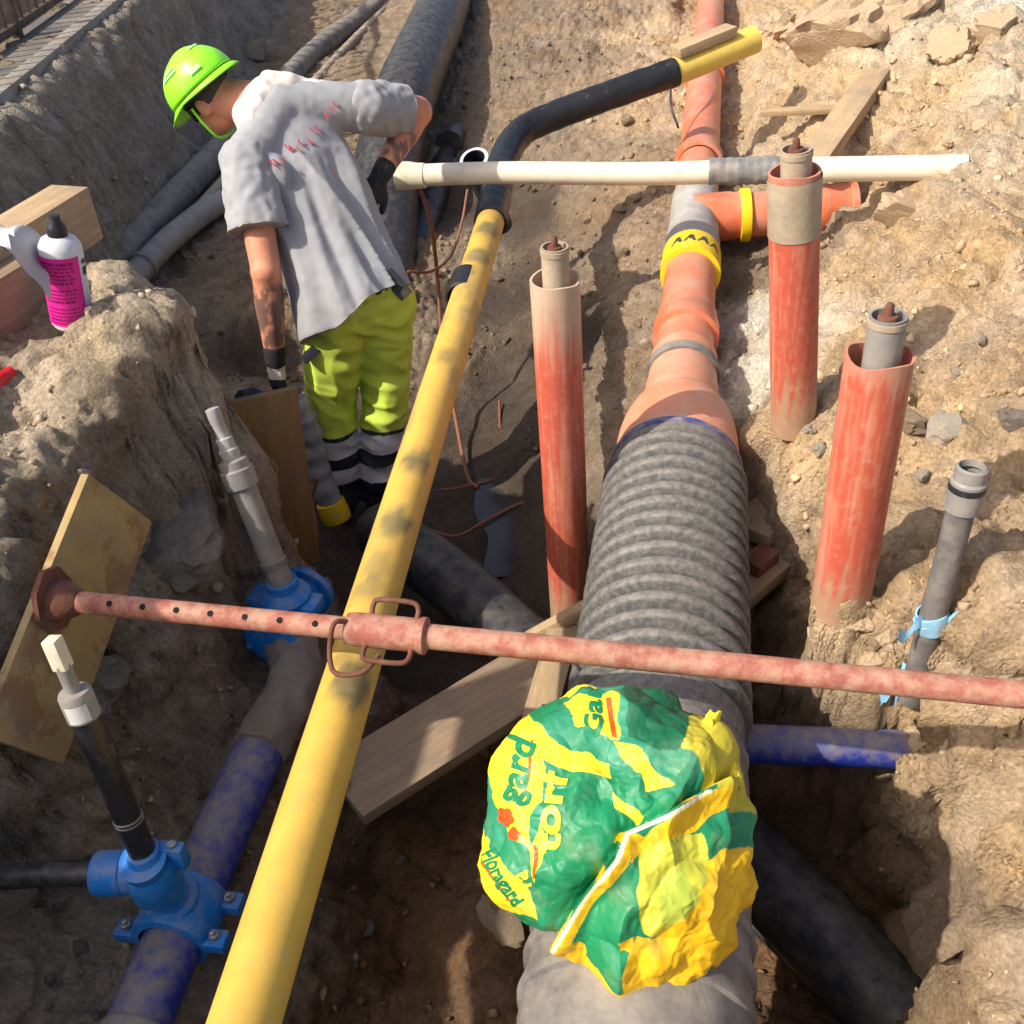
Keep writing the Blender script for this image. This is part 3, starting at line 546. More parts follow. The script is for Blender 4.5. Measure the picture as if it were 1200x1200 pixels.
def cables():
    z = 1.13; a = Pz(478, 208, z)
    for k, pts in enumerate([[a+V(.02, 0, -.01), Pz(492, 222, 1.06), Pz(505, 262, .9), Pz(513, 330, .6), Pz(520, 420, .28), Pz(532, 480, .10), Pz(547, 555, .03), Pz(560, 572, .02)],
                             [Pz(478, 318, .75), Pz(505, 318, .72), Pz(528, 300, .74), Pz(541, 262, .8), Pz(548, 222, .92)],
                             [Pz(512, 575, .03), Pz(545, 570, .025), Pz(585, 555, .02), Pz(586, 510, .04), Pz(585, 470, .06)],
                             [Pz(500, 620, .05), Pz(535, 628, .04), Pz(570, 610, .03), Pz(610, 590, .03), Pz(640, 585, .05)],
                             [Pz(795, 150, .9), Pz(786, 120, 1.0), Pz(790, 80, 1.1), Pz(800, 60, 1.1)],
                             [Pz(362, 655, .2), Pz(372, 630, .3), Pz(366, 590, .4), Pz(372, 560, .5)]]):
        m = MB(); m.tube(catmull(pts, 10), .006 if k else .009, 10)
        o = obj('cable', m, 'copper_cable' if k != 4 else 'black_pe'); tag(o, ['brown cable hanging out of the white pipe socket down to the floor', 'thin brown cable strung between the worker and the yellow pipe', 'thin brown cable looped upright on the wet floor', 'thin brown cable lying across the puddle', 'thin dark cable curled beside the orange sewer pipe', 'thin brown cable beside the upright brown board'][k], 'cable')
cables()
def ring_cap():
    c = Pz(556, 188, 1.0); t = thing('pipe_cap', c, 'dark pipe end with a white rim beside the black pipe bend', 'pipe end')
    m = MB(); m.lathe([(.055, -.45), (.058, -.02), (.062, .0), (.052, .002), (.05, -.15)], c, (-.15, -.5, .9), 32, cap=False); obj('dark_tube', m, 'black_pe', t)
    m = MB(); m.lathe([(.052, -.012), (.067, -.01), (.067, .008), (.052, .01)], c, (-.15, -.5, .9), 32, cap=False); obj('white_rim', m, 'bottle_white', t)
ring_cap()

# ------------------------------------------------------------------ trench strut
def strut():
    a = Pz(66, 703, 1.17); b = Pz(66, 703, 1.17)+(Pz(1290, 823, 1.17)-Pz(66, 703, 1.17))*1.22; t = thing('trench_strut', (a+b)/2, 'rusty red steel trench strut with pin holes crossing above the pipes', 'strut')
    d = nrm(b-a); L = np.linalg.norm(b-a); f = lambda s: a+d*s
    L1 = np.linalg.norm(Pz(500, 743, 1.17)-a); L0 = np.linalg.norm(Pz(408, 733, 1.17)-a)
    m = MB(); m.tube(lin(f(0), f(L0+.05), 24), .0225, 28); inner = obj('inner_tube', m, 'rust', t); inner.data.materials[0] = MATS['strut_paint']
    m = MB(); m.tube(lin(f(L1-.01), f(L), 40), .0245, 28, jit=.0006); obj('outer_tube', m, 'strut_paint', t)
    m = MB(); m.lathe([(.0225, 0), (.031, .002), (.033, .02), (.033, L1-L0-.012), (.036, L1-L0-.010), (.036, L1-L0), (.0245, L1-L0+.002)], f(L0), d, 32, cap=False); nut = obj('thread_nut', m, 'strut_paint', t)
    up = nrm(V(0, 0, 1)-d*d[2]); fw = np.cross(up, d)
    for s_, sg in ((-1, .5), (1, 1)):   # handles of the nut
        w0 = L0+.045; e = nrm(up*.55*s_+fw*(.8 if s_ > 0 else -.8)) if s_ > 0 else nrm(-up*.3-fw)
        pts = [f(w0)+e*.028, f(w0)+e*.052, f(w0+.012)+e*.062, f(w0+.075)+e*.062, f(w0+.09)+e*.05, f(w0+.09)+e*.028]
        m = MB(); m.tube(catmull(pts, 6), .0052, 12); obj('nut_handle', m, 'rust', nut)
    m = MB(); pts = [f(L0+.005)+up*.03-fw*.01, f(L0-.012)+up*.036-fw*.03, f(L0-.018)-fw*.06-up*.02, f(L0+.0)-fw*.082-up*.04, f(L0+.05)-fw*.075-up*.035, f(L0+.075)-fw*.04-up*.02]
    m.tube(catmull(pts, 8), .005, 12); obj('locking_pin', m, 'rust', t)
    for i in range(9):
        s_ = .13+i*.072
        if s_ > L0-.02: break
        e = nrm(up*.8-fw*.6); m = MB(); m.lathe([(.0062, -.004), (.0062, .0008), (.003, .001)], f(s_)+e*.0224, e, 16); obj('pin_hole', m, 'dark_hole', inner)
    # end plate against the panel
    m = MB(); th = np.linspace(0, 2*math.pi, 9)[:-1]; pl = [a+up*(.075*math.cos(q))+fw*(.062*math.sin(q)) for q in th]; m.add([p-d*.012 for p in pl]+[p+d*.0 for p in pl], [tuple(range(8)), tuple(range(15, 7, -1))]+[(i, (i+1) % 8, 8+(i+1) % 8, 8+i) for i in range(8)])
    obj('end_plate', m, 'rust', t, sharp=20)
    m = MB(); m.lathe([(.045, .0), (.042, .02), (.028, .05), (.0225, .055)], a, d, 24, cap=False); obj('end_boss', m, 'rust', t)
    b2 = f(L); m = MB(); m.box(b2, (.012, .08, .08), (d, fw, up), .003); obj('end_plate', m, 'rust', t)
    return a, d
SA, SD = strut()

def board(name, c, x, zup, half, mat, lab, cat='plank', group=None, bev=.003, rough=.003):
    x = nrm(x); z = nrm(np.asarray(zup, float)-x*np.dot(zup, x)); y = np.cross(z, x)
    m = MB(); n0 = 14; m.box((0, 0, 0), half, bev=bev, rough=rough); o = obj(name, m, mat, loc=(0, 0, 0)); place(o, c, x, y, z); tag(o, lab, cat, group); return o
def panel_board():
    # square formwork panel standing on one corner behind the strut end
    P = [Pd(100, 590, 2.32), Pd(152, 705, 2.28), Pd(22, 880, 2.05)]
    c = Pd(58, 735, 2.14); n = nrm(V(1, -.12, .16)); x = nrm(P[2]-P[0]); x = nrm(x-n*x.dot(n)); y = np.cross(n, x)
    c = SA-SD*.035+V(-.0, 0, 0); c = c+nrm(np.cross(n, y))*0
    q = (P[0]+P[2])/2; c = q-n*((q-SA).dot(n))-n*.028
    o = board('formwork_panel', c-y*.02, x, n, (np.linalg.norm(P[2]-P[0])/2*1.0, .115, .011), 'shutter_panel', 'stained yellow formwork panel propped behind the rusty strut end plate', 'panel')
panel_board()

# ------------------------------------------------------------------ blue water pipe, saddle and valves
def blue_main():
    t = thing('water_main', (-.95, 1.2, .56), 'dusty blue water main half buried in the left bench', 'pipe')
    pts = [Pz(150, 1235, .63), Pz(170, 1180, .63), Pz(285, 920, .62), Pz(345, 800, .61)]
    A = pts[0]+(pts[0]-pts[1])*1.5
    m = MB(); m.tube(catmull([A, *pts[1:]], 14), .061, 40, jit=.0006); obj('blue_pipe', m, 'blue_pvc', t)
    d = nrm(pts[2]-pts[1])
    m = MB(); m.lathe([(.06, -.02), (.071, -.015), (.071, .16), (.067, .17), (.06, .175)], Pz(158, 1215, .63)-d*.16, d, 40, cap=False); obj('grey_coupler', m, 'grey_pvc', t)
    m = MB(); m.tube(catmull([Pz(302, 882, .625), Pz(345, 800, .61), V(-1.0, 1.8, .60), V(-1.06, 1.95, .60)], 12), .0655, 40, jit=.010); obj('dirt_caked_pipe', m, 'rock_grey', t)
    # saddle clamp
    s = thing('tapping_saddle', Pz(208, 1080, .69), 'bright blue tapping saddle and valve bolted round the blue main', 'valve')
    c = Pz(212, 1075, .63); m = MB(); m.lathe([(.062, -.062), (.078, -.06), (.082, -.05), (.082, .05), (.078, .06), (.062, .062)], c, d, 40, cap=False); obj('saddle_band', m, 'blue_iron', s)
    sdv = nrm(np.cross(d, (0, 0, 1)))
    for k in (-1, 1):
        for q in (-.042, .042):
            e = c+sdv*k*.094+d*q+V(0, 0, .008)
            m = MB(); m.box(e-V(0, 0, .006), (.024, .02, .014), (sdv, d, (0, 0, 1)), .006); lug = obj('bolt_lug', m, 'blue_iron', s)
            m = MB(); m.lathe([(.011, 0), (.011, .012), (.006, .013), (.006, .022), (.003, .023)], e+V(0, 0, .008), (0, 0, 1), 6); obj('bolt', m, 'steel_bolt', lug, sharp=20)
    vb = Pz(178, 1022, .83); n0 = c+V(0, 0, .07)
    m = MB(); m.lathe([(.055, 0), (.053, .012), (.04, .016), (.037, .03), (.036, .13), (.042, .16), (.044, .19)], n0, vb-n0, 32); obj('riser_neck', m, 'blue_iron', s)
    m = MB(); top = vb+V(0, 0, .05); m.lathe([(.04, -.07), (.05, -.05), (.052, 0), (.046, .03), (.036, .045), (.03, .07), (.02, .072)], vb, (0, 0, 1), 32); obj('valve_body', m, 'blue_iron', s)
    ol = nrm(Pz(120, 1023, .83)-vb); m = MB(); m.lathe([(.034, 0), (.036, .03), (.04, .034), (.04, .05), (.043, .053), (.043, .10), (.04, .108), (.026, .11)], vb, ol, 32); obj('side_outlet', m, 'blue_iron', s)
    m = MB(); m.box(vb+sdv*.045+V(0, 0, .035)+d*.02, (.026, .014, .03), (sdv, d, (0, 0, 1)), .008); lg = obj('bonnet_lug', m, 'blue_iron', s)
    m = MB(); m.lathe([(.009, 0), (.009, .010), (.004, .011)], vb+sdv*.05+V(0, 0, .062)+d*.02, (0, 0, 1), 6); obj('bolt', m, 'steel_bolt', lg)
    # service pipe to the left
    p = thing('service_pipe', Pz(60, 1024, .8), 'thin black service pipe leaving the blue saddle valve', 'pipe')
    m = MB(); m.tube(catmull([vb+ol*.10, vb+ol*.2, Pz(60, 1024, .83), Pz(0, 1028, .82), Pz(-60, 1034, .80), Pz(-160, 1040, .8)], 8), .0245, 24); obj('black_tube', m, 'black_pe', p)
    m = MB(); m.lathe([(.024, 0), (.034, .002), (.034, .02), (.024, .022)], vb+ol*.106, ol, 28, cap=False); obj('seal_ring', m, 'cap_black', p)
    # spindle
    sp = thing('valve_spindle', vb+V(0, 0, .06), 'black telescopic valve spindle with a pale square top on the blue saddle', 'spindle')
    b = vb+V(0, 0, .055); tp = Pz(80, 795, 1.29); ax = nrm(tp-b); L = np.linalg.norm(tp-b)
    m = MB(); m.tube(lin(b, b+ax*L*.82, 10), .025, 28); body = obj('spindle_sleeve', m, 'cap_black', sp)
    for q in (.16, .175): 
        m = MB(); m.lathe([(.024, 0), (.0268, .001), (.0268, .004), (.024, .005)], b+ax*L*q*1.3, ax, 28, cap=False); obj('ring', m, 'steel_bolt', body)
    m = MB(); m.lathe([(.024, 0), (.029, .002), (.029, .05), (.026, .056), (.014, .057)], b+ax*L*.80, ax, 28); col = obj('collar', m, 'grey_pvc', sp)
    m = MB(); vs_ = []; 
    aa = nrm(np.cross(ax, (0, 1, 0))); bb = np.cross(ax, aa)
    ang0 = math.atan2(*(lambda q: (q@bb, q@aa))(CC-b))
    for h in (.006, .04):
        for k in range(7): q = ang0-1.0+k*.22; vs_.append(b+ax*(L*.80+h)+.0297*(math.cos(q)*aa+math.sin(q)*bb))
    m.add(vs_, [(i, i+1, 8+i, 7+i) for i in range(6)]); obj('white_sticker', m, 'board_white', col)
    m = MB(); m.tube(lin(b+ax*L*.84, b+ax*(L+.03), 4), .0135, 16); obj('steel_rod', m, 'grey_pvc', sp)
    m = MB(); m.box(b+ax*(L+.052), (.013, .013, .03), (aa, bb, ax), .003); obj('square_top', m, 'cream_plastic', sp)
    return t
blue_main()
def gate_valve():
    z0 = .64; base = Pz(338, 715, .66); t = thing('gate_valve', base-V(0, 0, .06), 'large blue gate valve with a dusty grey spindle in front of the brown board', 'valve')
    m = MB(); m.lathe([(.075, -.08), (.08, -.06), (.08, -.03), (.066, -.02), (.058, .02), (.066, .045), (.07, .06), (.056, .075), (.044, .085), (.042, .11)], base, (0, 0, 1), 36)
    obj('valve_body', m, 'blue_iron', t)
    dv = nrm(V(.12, 1, 0)); 
    for k in (-1, 1):
        m = MB(); m.lathe([(.055, 0), (.055, .045), (.08, .047), (.082, .065), (.077, .068), (.05, .069)], base+dv*k*.045-V(0, 0, .02), dv*k, 32); fl = obj('flange', m, 'blue_iron', t)
        for i in range(6):
            q = i*math.pi/3+.3; sv = nrm(np.cross(dv, (0, 0, 1))); e = base+dv*k*.114-V(0, 0, .02)+.068*(math.cos(q)*sv+math.sin(q)*V(0, 0, 1)); m = MB(); m.lathe([(.011, -.01), (.011, .004), (.005, .005), (.005, .012)], e, dv*k, 6); obj('bolt', m, 'blue_iron', fl)
    for k in (-1, 1):
        sv = nrm(np.cross(dv, (0, 0, 1)))*k; m = MB(); m.box(base+sv*.07+V(0, 0, .03), (.03, .035, .022), (sv, dv, (0, 0, 1)), .008); obj('lug', m, 'blue_iron', t)
    b = base+V(0, 0, .1); tp = Pz(256, 498, 1.18); ax = nrm(tp-b); L = np.linalg.norm(tp-b)
    m = MB(); m.tube(lin(b-ax*.03, b+ax*L*.66, 8), .033, 28, jit=.001); sl_ = obj('spindle_sleeve', m, 'grey_pvc', t)
    m = MB(); m.lathe([(.033, 0), (.0375, .002), (.0375, .018), (.033, .02)], b+ax*.05, ax, 28, cap=False); obj('ring', m, 'grey_dusty', sl_)
    m = MB(); m.lathe([(.03, 0), (.042, .004), (.043, .05), (.038, .055), (.038, .075), (.028, .08)], b+ax*L*.62, ax, 28); obj('collar', m, 'grey_pvc', t)
    m = MB(); m.lathe([(.024, 0), (.026, .03), (.022, .034), (.022, .06), (.017, .064), (.016, .1), (.018, .104), (.018, .14), (.01, .142)], b+ax*(L*.62+.075), ax, 20); obj('spindle_head', m, 'dusty_wrap', t)
gate_valve()

# ------------------------------------------------------------------ other pipes
def simple_pipe(name, pts, r, mat, lab, parts=(), n=36, jit=.0003, per=12, cap=True, pname='tube'):
    P = catmull(pts, per); t = thing(name, P[len(P)//2]-V(0, 0, r), lab, 'pipe'); m = MB(); m.tube(P, r, n, jit=jit, cap=cap); obj(pname, m, mat, t)
    for (k, w_, dr, mt, nm) in parts:
        i = int(k*(len(P)-1)); d = nrm(P[min(i+1, len(P)-1)]-P[max(i-1, 0)]); m = MB(); m.lathe([(r-.002, -w_), (r+dr, -w_+.004), (r+dr, w_-.004), (r-.002, w_)], P[i], d, n, cap=False); obj(nm, m, mt, t)
    return t
simple_pipe('black_pipe', [V(-1.02, 2.78, .20), Pz(455, 628, .26), Pz(540, 690, .28), Pz(720, 860, .28), Pz(900, 1030, .28), Pz(1040, 1180, .28), Pz(1160, 1310, .28), Pz(1280, 1440, .28)], .105, 'black_pe', 'large black plastic pipe passing diagonally under the ribbed sleeve')
simple_pipe('thin_black_pipe', [Pz(860, 1060, .12), Pz(940, 1140, .12), Pz(1000, 1220, .13)], .018, 'black_pe', 'thin black pipe lying low beside the large black pipe')
simple_pipe('large_duct', [V(-2.55, 11.5, .92), Pz(522, 0, .85), Pz(478, 105, .72), Pz(455, 190, .50), Pz(445, 330, .18), Pz(440, 440, .02)], .2, 'black_pe', 'wide dark grey duct coming down the trench behind the worker', [(.05, .05, .012, 'black_pe', 'joint')], jit=.002)
simple_pipe('dark_duct', [V(-1.6, 6.4, .44), Pz(530, 165, .40), Pz(505, 240, .24), Pz(478, 330, .14)], .085, 'black_pe', 'narrower dark pipe lying right of the wide duct')
simple_pipe('grey_conduit', [V(-3.15, 10.8, .64), Pz(440, 8, .62), Pz(368, 62, .56), Pz(255, 180, .52), Pz(118, 325, .52), Pz(85, 365, .45)], .085, 'grey_dusty', 'thick grey conduit along the foot of the left bank')
simple_pipe('thin_conduit', [V(-2.95, 10.0, .62), Pz(447, 14, .6), Pz(395, 68, .52), Pz(270, 205, .46), Pz(190, 290, .44), Pz(150, 325, .42)], .036, 'rod_grey', 'thin tan conduit squeezed beside the thick grey conduit')
simple_pipe('pale_duct', [Pz(138, 345, .46), Pz(168, 312, .50), Pz(205, 275, .52), Pz(262, 236, .5), Pz(340, 215, .42), Pz(430, 200, .36)], .062, 'grey_pvc', 'pale grey bent duct with a joint ring left of the worker', [(.12, .05, .008, 'grey_pvc', 'joint_ring'), (.2, .012, .014, 'grey_pvc', 'joint_ring')])
def blue_branch():
    a = Pz(868, 870, .60); b = Pz(1050, 878, .60); c = Pz(1200, 890, .58)
    simple_pipe('blue_side_pipe', [V(-.3, 1.66, .56), a, b, c, c+(c-b)], .046, 'blue_pvc', 'blue water pipe running from under the ribbed sleeve into the sand bank')
blue_branch()

# ------------------------------------------------------------------ planks and timbers
p0 = Pz(432, 905, .42); p1 = Pz(690, 745, .42); d = nrm(p1-p0)
board('plank', (p0+p1)/2+V(.02, 0, -.0), d, (0, 0, 1), (np.linalg.norm(p1-p0)/2+.10, .105, .021), 'wood_grey', 'wide brown plank spanning the pit under the yellow pipe')
q0 = Pz(660, 735, .50); q1 = Pz(643, 815, .47)
board('plank', V(-.315, 1.86, .465), nrm(V(.06, 1, 0)), (0, 0, 1), (.24, .045, .018), 'wood', 'narrow pale board resting across the wide brown plank')
a_ = Pz(640, 738, .46); b_ = Pz(700, 705, .56)
board('wooden_stake', (a_+b_)/2, b_-a_, (0, 0, 1), (.16, .02, .02), 'wood', 'pale round edged stake beside the ribbed sleeve', 'stake', bev=.012)
g0, g1 = Pz(865, 690, .62), Pz(960, 610, .62)
board('plank', Pz(905, 650, .60), g1-g0, (0, 0, 1), (.24, .075, .02), 'wood_grey', 'shaded plank wedged on the right of the ribbed sleeve')
board('plank', Pz(925, 585, .66), g1-g0, (0, .1, 1), (.22, .07, .02), 'wood_grey', 'shaded plank lying behind the wedged one on the right of the ribbed sleeve')
board('brick', Pz(886, 655, .628)+V(.01, -.02, .012), g1-g0, (0, 0, 1), (.05, .03, .02), 'rust', 'small dark red brick piece on the shaded plank', 'brick')
e0, e1 = Pz(950, 200, 1.02), Pz(1026, 92, 1.12)
board('plank', (e0+e1)/2+V(0, 0, .02), e1-e0, (-.12, -.1, 1), (np.linalg.norm(e1-e0)/2, .065, .028), 'wood', 'thick pale plank leaning up the sand bank behind the white pipe')
board('batten', Pz(938, 130, 1.0)+V(0, 0, .0), (1, .05, .03), (0, 0, 1), (.19, .028, .014), 'wood', 'short pale batten lying on sand beside the thick plank', 'batten')
t0, t1 = Pz(104, 240, 1.52), Pz(-60, 345, 1.52)
board('timber_beam', (t0+t1)/2+V(-.04, 0, -.02), t1-t0, (0, 0, 1), (np.linalg.norm(t1-t0)/2, .06, .075), 'wood', 'square sawn timber beam on the earth mound behind the spray bottle', 'beam')
t0, t1 = Pz(38, 325, 1.46), Pz(-80, 400, 1.46)
board('timber_beam', (t0+t1)/2, t1-t0, (0, 0, 1), (np.linalg.norm(t1-t0)/2, .055, .07), 'wood_grey', 'shorter timber beam under the white rag on the earth mound', 'beam')
board('brown_board', Pd(322, 570, 3.02), nrm(V(.02, .10, 1)), nrm(V(.62, -.75, .1)), (.30, .105, .014), 'wood_dark', 'upright brown board standing behind the grey valve spindle', 'board')

# ------------------------------------------------------------------ things on the mound
def on_mound(px, py): p = hit(px, py); return p
def bottle():
    z = hit(88, 384); z[2] = ground_z(z[0], z[1], .025); t = thing('spray_bottle', z, 'pink and white bottle with a black nozzle standing on the earth mound', 'bottle')
    dd = np.linalg.norm(z-CC); k = dd*.93/1190*46/2/.0325  # scale to its picture size at this distance
    r = .0325*k; ax = nrm(V(.13, .05, 1)); h = r*4.7
    m = MB(); m.lathe([(r*.9, 0), (r, .04*h), (r*.99, .45*h), (r*1.0, .78*h), (r*.98, .86*h), (r*.8, .93*h), (r*.5, .965*h), (r*.42, .97*h)], z, ax, 40); bo = obj('bottle_body', m, 'bottle_white', t)
    a = nrm(np.cross(ax, (0, 1, 0))); b = np.cross(ax, a); c0 = CC-z; an = math.atan2(c0@b, c0@a)
    def patch(name, a0, a1, h0, h1, mat, par, dr=.0012, n=14):
        m = MB(); vs_ = [z+ax*hh+(r*1.0+dr)*(math.cos(an+q)*a+math.sin(an+q)*b) for hh in (h0*h, h1*h) for q in np.linspace(a0, a1, n)]
        m.add(vs_, [(i, i+1, n+i+1, n+i) for i in range(n-1)]); return obj(name, m, mat, par)
    # find which way increasing angle runs on screen
    e = proj(z+r*(math.cos(an+.5)*a+math.sin(an+.5)*b))[0]-proj(z+r*(math.cos(an)*a+math.sin(an)*b))[0]; sg = 1 if e > 0 else -1
    lb = patch('label', min(-2.2*sg, .75*sg), max(-2.2*sg, .75*sg), .06, .80, 'pink_label', bo)
    rb = random.Random(3)
    for i in range(17):
        v_ = .74-i*.04; u = -1.1
        if i in (6, 11): continue
        while u < .3:
            wd = rb.uniform(.06, .28); m = MB(); n = 5; hs = .008 if i % 5 else .014
            vs_ = [z+ax*hh+(r+.0022)*(math.cos(an+sg*q)*a+math.sin(an+sg*q)*b) for hh in ((v_-hs)*h, (v_+hs)*h) for q in np.linspace(u, min(u+wd, .4), n)]
            m.add(vs_, [(j, j+1, n+j+1, n+j) for j in range(n-1)]); obj('print_line', m, 'pink_print', lb); u += wd+rb.uniform(.04, .09)
    for v_, w_ in ((.72, .16), (.64, .2), (.60, .14)):
        m = MB(); n = 5; vs_ = [z+ax*hh+(r+.0018)*(math.cos(an+sg*q)*a+math.sin(an+sg*q)*b) for hh in ((v_-.02)*h, (v_+.025)*h) for q in np.linspace(.95, .95+w_*2, n)]
        m.add(vs_, [(j, j+1, n+j+1, n+j) for j in range(n-1)]); obj('logo_mark', m, 'cap_black', bo)
    m = MB(); m.lathe([(r*.46, .955*h), (r*.46, 1.03*h), (r*.40, 1.07*h), (r*.27, 1.12*h), (r*.25, 1.17*h), (r*.15, 1.175*h)], z, ax, 28); obj('nozzle_cap', m, 'cap_black', t)
bottle()
def rag():
    n = 26; m = MB(); g = []
    for i in range(n):
        for j in range(n):
            u, v_ = i/(n-1), j/(n-1)
            px = -30+u*90; py = 258+v_*34+u*u*24+max(0, u-.5)*v_*80
            zz = 1.665-.02*u-.10*max(0, u-.5)*2*(.4+v_)
            p = Pz(px, py, zz)+V(0, 0, .012*math.sin(u*11+v_*4)+.008*math.sin(v_*13)); g.append(p)
    m.add(g, [(i*n+j, (i+1)*n+j, (i+1)*n+j+1, i*n+j+1) for i in range(n-1) for j in range(n-1)])
    k = len(m.v); m.add([V(*p)-V(0, 0, .004) for p in g], [(i*n+j, i*n+j+1, (i+1)*n+j+1, (i+1)*n+j) for i in range(n-1) for j in range(n-1)])
    o = obj('rag', m, 'rag'); tag(o, 'crumpled white rag draped over the timber beam', 'rag')
rag()
def red_tool():
    p = hit(10, 455)+V(0, 0, .03); q = hit(-60, 500)+V(0, 0, .03); t = thing('red_handled_tool', p-V(0, 0, .03), 'red handled tool lying on top of the earth mound', 'tool')
    d = nrm(p-q); m = MB(); m.tube(catmull([q, p-d*.05, p, p+d*.03], 6), [.016]*6+[.018]*6+[.016]*6+[.008], 16); obj('handle', m, 'red_handle', t)
    m = MB(); m.tube(lin(q-d*.2, q+d*.02, 5), .011, 12); obj('shaft', m, 'steel_bolt', t)
red_tool()

# ------------------------------------------------------------------ right bank: post with strap
def sleeve_post():
    tp = Pz(1141, 543, 1.35); bt = Pz(1075, 790, .80); ax = nrm(tp-bt); L = np.linalg.norm(tp-bt)
    t = thing('spindle_post', bt, 'dusty black spindle post with a capped top leaning on the right bank', 'post')
    m = MB(); m.tube(lin(bt-ax*.08, bt+ax*L*.86, 8), .028, 28, jit=.001); obj('sleeve', m, 'grey_dusty', t)
    m = MB(); m.lathe([(.027, 0), (.034, .004), (.035, .07), (.031, .075), (.031, .1), (.026, .104), (.024, .09)], bt+ax*L*.80, ax, 28, cap=False); cl = obj('collar', m, 'grey_pvc', t)
    m = MB(); m.lathe([(.0355, 0), (.0365, .002), (.0365, .012), (.0355, .014)], bt+ax*(L*.80+.05), ax, 28, cap=False); obj('clip_band', m, 'cap_black', cl)
    s = thing('blue_strap', bt+ax*L*.3, 'pale blue strap tied round the spindle post', 'strap')
    for k, (dz, tl) in enumerate(((.30, .25), (.265, -.2))):
        c = bt+ax*L*dz; e = nrm(ax+V(-.35, 0, .0)*(1 if k == 0 else .8)); m = MB(); m.lathe([(.029, -.015), (.034, -.014), (.035, 0), (.034, .014), (.029, .015)], c, e, 28, cap=False)
        v = np.array(m.v); v += .003*perlin(v*50)[:, None]; m.v = [tuple(q) for q in v]; obj('loop', m, 'strap_blue', s)
    for k, (dx, dy, dz) in enumerate(((.09, .01, .05), (.11, -.02, .015), (-.05, -.03, -.02))):
        c = bt+ax*L*.3+V(.024 if k < 2 else -.024, -.02, .0); m = MB(); n = 10; g = []
        for i in range(n):
            u = i/(n-1); p = c+V(dx, dy, dz)*u+V(0, 0, .012*math.sin(u*7)); w_ = V(0, .3, 1)*(.011+.004*math.sin(u*9)); g += [p-w_, p+w_]
        m.add(g, [(2*i, 2*i+1, 2*i+3, 2*i+2) for i in range(n-1)]); m.add([V(*q)+V(.002, -.002, 0) for q in g], [(2*i, 2*i+2, 2*i+3, 2*i+1) for i in range(n-1)]); obj('strap_end', m, 'strap_blue', s)
sleeve_post()
def scraps():
    for (px, py, w_, h_) in ((1022, 836, .022, .012), (1050, 834, .012, .014)):
        c = hit(px, py); m = MB(); n = 7; g = []
        for i in range(n):
            for j in range(n):
                x = c[0]+(i/(n-1)-.5)*2*w_*(1+.3*math.sin(j*2.)); y = c[1]+(j/(n-1)-.5)*2*h_*(1+.2*math.cos(i*1.7)); g.append(V(x, y, 0))
        zs = [max(ground_z(q[0], q[1], .02), .0) for q in g]; zz = float(np.max(zs)); sl_ = np.linspace(0, 1, len(g))
        for q, z in zip(g, zs): q[2] = z*.6+zz*.4+.012+.004*math.sin(q[0]*90)+.004*math.sin(q[1]*70)
        F = [(i*n+j, (i+1)*n+j, (i+1)*n+j+1, i*n+j+1) for i in range(n-1) for j in range(n-1)]
        m.add(g, F); m.add([q-V(0, 0, .002) for q in g], [f[::-1] for f in F]); o = obj('paper_scrap', m, 'strap_blue'); tag(o, 'torn pale blue scrap on the sand by the blue side pipe', 'scrap', 'blue scraps by the side pipe')
scraps()
def puddle():
    P = [Pz(x, y, .018) for x, y in ((560, 560), (585, 560), (612, 548), (632, 560), (640, 590), (650, 640), (640, 665), (600, 675), (568, 670), (572, 630), (556, 600))]
    P = catmull(P+[P[0]], 6); m = MB(); m.add(P, [tuple(range(len(P)-1))]) if False else m.add(list(P[:-1]), [tuple(range(len(P)-1))]); o = obj('puddle', m, 'water', smooth=False); tag(o, 'shallow grey puddle on the trench floor', kind='structure')
puddle()
